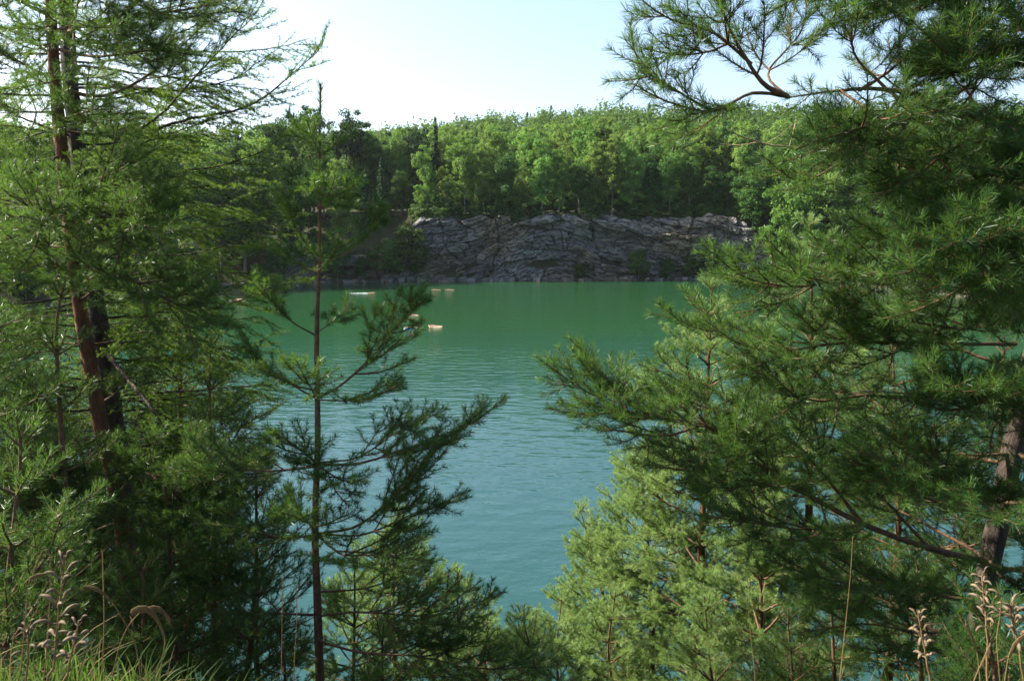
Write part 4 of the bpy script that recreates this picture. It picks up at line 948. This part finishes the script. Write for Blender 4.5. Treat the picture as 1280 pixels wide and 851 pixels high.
def build_grass():
    rng = np.random.default_rng(3); B = Buf(); D = Buf()
    for cx, sx, n, hh in ((-1.30, .34, 1500, .16), (1.35, .22, 800, .13), (-.3, .9, 900, .06)):
        x = rng.normal(cx, sx, n); y = rng.uniform(1.35, 3.0, n); blades(B, on_ground(x, y), hh, .006, .7, rng)
        m = n // 9; x = rng.normal(cx, sx, m); y = rng.uniform(1.4, 2.6, m); blades(D, on_ground(x, y), hh * 1.15, .004, .9, rng)
    x = rng.uniform(-9, 9, 9000); y = rng.uniform(2.8, 14, 9000); blades(B, on_ground(x, y), .30, .010, .7, rng, 3)
    o = B.build('grass', M['grass']); tag(o, 'green grass on the brow of the bank at the bottom corners', 'grass', kind='stuff')
    o = D.build('dry_grass', M['dry']); tag(o, 'dry straw blades among the green grass of the brow', 'grass', kind='stuff')
build_grass()
def pod_shape(B, p, d, L, w):
    d = unit(d); s_ = unit(np.cross(d, UP + .01)); n_ = np.cross(s_, d)
    ts = np.linspace(0, 1, 7); P = [p + d * L * t + n_ * L * .22 * math.sin(math.pi * t) for t in ts]
    R = [w * (.25 + .95 * math.sin(math.pi * (t * .92 + .05)) ** .7) * (1 if t < .95 else .5) for t in ts]
    B.tube(P, R, 7, .05)
def foot_of(P): return np.array(P)
def stalk(px, Y, r0, r1):
    pts = [at(a, b, Y + .0) for a, b in px]; e = pts[-1]; g = float(ground(e[0], e[1]))
    if e[2] > g: pts.append(np.array([e[0] + .01, e[1] + .02, g - .02]))
    P, u = spline(pts, .015); return P, u
def lupin(px, Y, label, npod, s0, s1, L=.028, w=.0029, leaves=3):
    P, u = stalk(px, Y, 0, 0); P = P + np.cumsum(RNG.normal(size=P.shape) * .0007, axis=0); base = P[-1]
    e = empty('lupin_plant', tuple(base), label, 'plant')
    B = Buf(); B.tube(P, np.interp(u, [0, u[-1]], [.0016, .0042]), 6, .05); B.build('stem', M['dry'], e, origin=base, smooth=True)
    for k in range(npod):
        t = s0 + (s1 - s0) * (k + RNG.uniform(-.3, .3)) / npod
        p = np.array([np.interp(t, u, P[:, j]) for j in range(3)]); a = k * 2.4 + RNG.uniform(-.4, .4)
        d = np.array([math.cos(a), math.sin(a), RNG.uniform(-.3, 1.3)]); f = .6 + .4 * min(1, k / 5)
        b = Buf(); b.tube([p, p + unit(d) * .008], [.0012, .0015], 5); pod_shape(b, p + unit(d) * .008, d, L * f * RNG.uniform(.8, 1.15), w * f)
        b.build('pod', M['pod'], e, origin=base, smooth=True)
    for k in range(leaves):
        t = u[-1] * RNG.uniform(.62, .9); p = np.array([np.interp(t, u, P[:, j]) for j in range(3)]); a = RNG.uniform(0, 6.28)
        q = p + np.array([math.cos(a), math.sin(a), .5]) * .09; b = Buf(); b.tube([p, (p + q) / 2 + UP * .01, q], .0014, 4)
        for j in range(8):
            c = j * 6.283 / 8; d = unit([math.cos(c), math.sin(c), .35]); s_ = unit(np.cross(d, UP)); l_ = .06
            b.add([q, q + d * l_ * .5 + s_ * .009, q + d * l_ - UP * .008, q + d * l_ * .5 - s_ * .009], Q=[(0, 1, 2, 3)])
        b.build('leaf', M['herb'], e, origin=base)
lupin([(80, 694), (76, 730), (70, 780), (66, 830), (62, 900)], 1.25, 'tall dry lupin stalk hung with silvery fuzzy pods at bottom left', 18, .01, .19)
lupin([(100, 776), (96, 800), (88, 840), (84, 900)], 1.3, 'short lupin stalk with pinkish pods right of the tallest silvery one', 10, .0, .09, .026)
lupin([(36, 782), (34, 820), (30, 900)], 1.6, 'small dim lupin stalk with grey pods at the left picture edge', 8, .0, .07, .026)
lupin([(1146, 762), (1152, 790), (1160, 825), (1168, 900)], 1.55, 'dry lupin stalk with pale cream pods, left one of the bottom right corner', 16, .01, .13, .024)
lupin([(1228, 716), (1230, 760), (1234, 810), (1236, 900)], 1.75, 'dark lupin stalk with grey pods beside the thick straw stem in the bottom right corner', 18, .0, .14, .026)
lupin([(1264, 752), (1268, 790), (1274, 830), (1276, 900)], 1.5, 'lupin stalk crowded with grey pods at the far right corner', 16, .0, .10, .026)
def seed_grass(px, Y, label, head, hw, name='seed_grass', mat='dry', bristle=90):
    P, u = stalk(px, Y, 0, 0); base = P[-1]; e = empty(name, tuple(base), label, 'grass')
    B = Buf(); B.tube(P, np.interp(u, [0, u[-1]], [.0008, .0020]), 5); B.build('stem', M[mat], e, origin=base, smooth=True)
    H = Buf()
    for k in range(bristle):
        t = RNG.uniform(0, head); p = np.array([np.interp(t, u, P[:, j]) for j in range(3)]); i = min(len(P) - 2, int(np.searchsorted(u, t)))
        d = unit(P[i] - P[i + 1] * 40 + RNG.normal(size=3) * .38); l_ = hw * RNG.uniform(1.2, 2.4)
        H.tube([p, p + d * l_ * .5, p + d * l_], [hw * .16, hw * .28, hw * .05], 4)
    H.build('seed_head', M['dry'], e, origin=base)
seed_grass([(42, 712), (50, 694), (58, 684), (63, 700), (62, 760), (58, 820), (56, 900)], 1.45, 'bent straw grass drooping left above the silvery lupin pods', .05, .004)
seed_grass([(56, 716), (44, 718), (36, 726), (32, 770), (27, 830), (24, 900)], 1.4, 'thin straw grass hooked to the right at the left picture edge', .035, .0035)
seed_grass([(164, 762), (178, 756), (192, 764), (203, 785), (206, 802), (202, 830), (194, 900)], 1.35, 'arching grass with a thick brown bristly head, bottom left', .085, .0058, bristle=300)
seed_grass([(212, 772), (200, 758), (186, 758), (172, 768), (156, 790), (144, 830), (138, 900)], 1.5, 'grass with a pale thin head crossing behind the thick brown one', .06, .006, bristle=120)
seed_grass([(104, 732), (118, 733), (132, 742), (150, 768), (170, 810), (182, 900)], 1.5, 'orange grass stem leaning left with a beaded seed head', .06, .004)
seed_grass([(128, 690), (129, 730), (130, 780), (128, 830), (126, 900)], 1.6, 'straight brown dock stalk with small clustered seeds, bottom left', .22, .0045, 'dock_stalk', 'dry', 170)
seed_grass([(354, 720), (353, 760), (352, 830), (352, 930)], 2.3, 'tall thin straw left of the slender bare pine stem', .10, .003)
seed_grass([(370, 730), (371, 770), (368, 830), (366, 930)], 2.3, 'tall thin straw with a pale narrow head nearest the slender bare pine stem', .12, .005)
seed_grass([(1207, 778), (1216, 796), (1222, 820), (1226, 900)], 1.6, 'thin straw grass nodding left between the lupins of the bottom right', .07, .004)
seed_grass([(1238, 803), (1228, 826), (1218, 850), (1208, 900)], 1.4, 'slanting straw grass low in the bottom right corner', .05, .004)
seed_grass([(1290, 786), (1270, 800), (1262, 816), (1256, 850), (1252, 900)], 1.4, 'straw grass arching off the right picture edge', .06, .005)
seed_grass([(1252, 746), (1250, 770), (1246, 800), (1250, 851), (1252, 900)], 1.5, 'thick pale straw stem standing upright among the dark lupin pods', .05, .005)
seed_grass([(1066, 670), (1063, 720), (1056, 790), (1050, 851), (1046, 930)], 2.2, 'tall grey dry stalk with tiny buds, lower right', .40, .003, 'dry_stalk', 'dry', 90)
seed_grass([(934, 744), (938, 790), (944, 851), (946, 930)], 2.6, 'thin dry stalk with a round dark tip, bottom right of centre', .05, .007, 'dry_stalk', 'dry', 60)

# shrubs and low trees crowding the left and right shores
for i, y in enumerate(np.linspace(176, 112, 22)):
    s_ = 1; ye = y
    x = LX + AX * max(0.0, 1 - abs((y - SKEW * (85 - 20) * float(sstep(90, 185, y)) - LY) / AY) ** 4) ** .25 + 2.5 + RNG.uniform(0, 2.5)
    far_tree('bush' if i % 3 else 'oak', x, y, RNG.uniform(5, 8) if i % 3 else RNG.uniform(8, 12), ('dark green shrub' if i % 3 else 'round low broadleaf tree') + f' hugging the right shore, {ORD[i]} nearer from the rock wall', 'shrubs along the right shore', wide=1.2)
for i, y in enumerate(np.linspace(172, 112, 22)):
    x = LX - AX * max(0.0, 1 - abs((y + SKEW * 95 * float(sstep(90, 185, y)) - LY) / AY) ** 4) ** .25 - 2.5 - RNG.uniform(0, 2.5)
    far_tree('bush' if i % 3 else 'aspen', x, y, RNG.uniform(5, 8) if i % 3 else RNG.uniform(9, 13), ('dark green shrub' if i % 3 else 'pale young aspen') + f' hugging the left shore, {ORD[i]} nearer from the rock wall', 'shrubs along the left shore', wide=1.2)
auto_pine(-15, 380, 5.8, 'leafy pine at the left picture edge standing level with the big red-barked trunk', 'pine', MP, .5, 1.0, .28, foot=(-20, 900))
auto_pine(45, 455, 7.4, 'mid-sized pine seen between the left picture edge and the thin dark sapling', 'pine', MP, .5, 1.0, .28, foot=(45, 900))
auto_pine(190, 480, 7.6, 'shaded pine behind the larch boughs, right of the two left trunks', 'pine', MP, .5, 1.0, .30, foot=(195, 900))

def build_haze():
    m, nt, N, L = newmat('thin_summer_air')
    v = N.new('ShaderNodeVolumePrincipled'); v.inputs['Color'].default_value = (.86, .92, 1.0, 1); v.inputs['Density'].default_value = HAZE; v.inputs['Anisotropy'].default_value = .3
    o = N.new('ShaderNodeOutputMaterial'); L.new(v.outputs[0], o.inputs['Volume'])
    x0, x1, y0, y1, z0, z1 = -960, 960, -110, 1160, -6, 150
    V = np.array([(x, y, z) for x in (x0, x1) for y in (y0, y1) for z in (z0, z1)], float)
    h = link('haze', mesh_np('haze', V, [np.array([(0, 1, 3, 2), (4, 6, 7, 5), (0, 4, 5, 1), (2, 3, 7, 6), (0, 2, 6, 4), (1, 5, 7, 3)])], m)); tag(h, 'thin summer haze over the lake and the far woods', 'haze', kind='stuff')
HAZE = 0.00004
if HAZE: build_haze()

auto_pine(-330, 10, 5.4, 'unseen pine added beyond the left picture edge to shade the foreground, nearer of two', 'pine', MP, .5, 1.1, .30, foot=(-340, 900), skip=False)  # this pine and the next are added out of view to shade the lower left
auto_pine(-250, 40, 7.2, 'unseen pine added beyond the left picture edge to shade the foreground, farther of two', 'pine', MP, .5, 1.2, .30, foot=(-255, 900), skip=False)

auto_pine(225, 300, 8.2, 'pine half hidden behind the hanging larch twigs, left of the slender stem', 'pine', MP, .5, 1.1, .28, foot=(225, 900))
auto_pine(120, 250, 8.6, 'pine screened by the two left trunks, farther down the slope', 'pine', MP, .5, 1.2, .28, foot=(125, 900))

# ------------------------------------------------------------------ camera, sky, sun
def setup():
    cam = bpy.data.cameras.new('camera'); co = bpy.data.objects.new('camera', cam); COL.objects.link(co)
    co.location = CAM; co.rotation_euler = (math.pi / 2 - PITCH, 0, 0)
    cam.sensor_width = 36; cam.lens = F / 1280 * 36; cam.clip_end = 6000; cam.clip_start = .05
    cam.dof.use_dof = True; cam.dof.focus_distance = 12; cam.dof.aperture_fstop = 14
    SC.camera = co
    w = bpy.data.worlds.new('World'); SC.world = w; w.use_nodes = True
    nt = w.node_tree; bg = nt.nodes['Background']
    sky = nt.nodes.new('ShaderNodeTexSky'); sky.sky_type = 'NISHITA'; sky.sun_disc = False
    EL, AZ = math.radians(SUN_EL), math.radians(SUN_AZ)     # AZ measured from the view direction towards the left
    sky.sun_elevation = EL; sky.sun_rotation = -AZ; sky.air_density = 1.0; sky.dust_density = 3.0; sky.ozone_density = 1.5; sky.altitude = 300
    nt.links.new(sky.outputs[0], bg.inputs[0]); bg.inputs[1].default_value = SKY
    s = bpy.data.lights.new('sun', 'SUN'); s.energy = SUN; s.angle = math.radians(.53); s.color = (1, .94, .82)
    so = bpy.data.objects.new('sun', s); COL.objects.link(so)
    d = Vector((-math.sin(AZ) * math.cos(EL), math.cos(AZ) * math.cos(EL), math.sin(EL)))
    so.rotation_euler = d.to_track_quat('Z', 'Y').to_euler(); so.location = (-60, 20, 80)
    v = SC.view_settings; v.view_transform = 'Standard'; v.look = 'None'; v.exposure = EXPO; v.gamma = 1; v.use_curve_mapping = False
    cy = SC.cycles; cy.max_bounces = 5; cy.diffuse_bounces = 3; cy.glossy_bounces = 2; cy.transmission_bounces = 3; cy.transparent_max_bounces = 4
SUN_AZ, SUN_EL, SUN, SKY, EXPO = 76, 40, 5.0, .088, 1.95
setup()
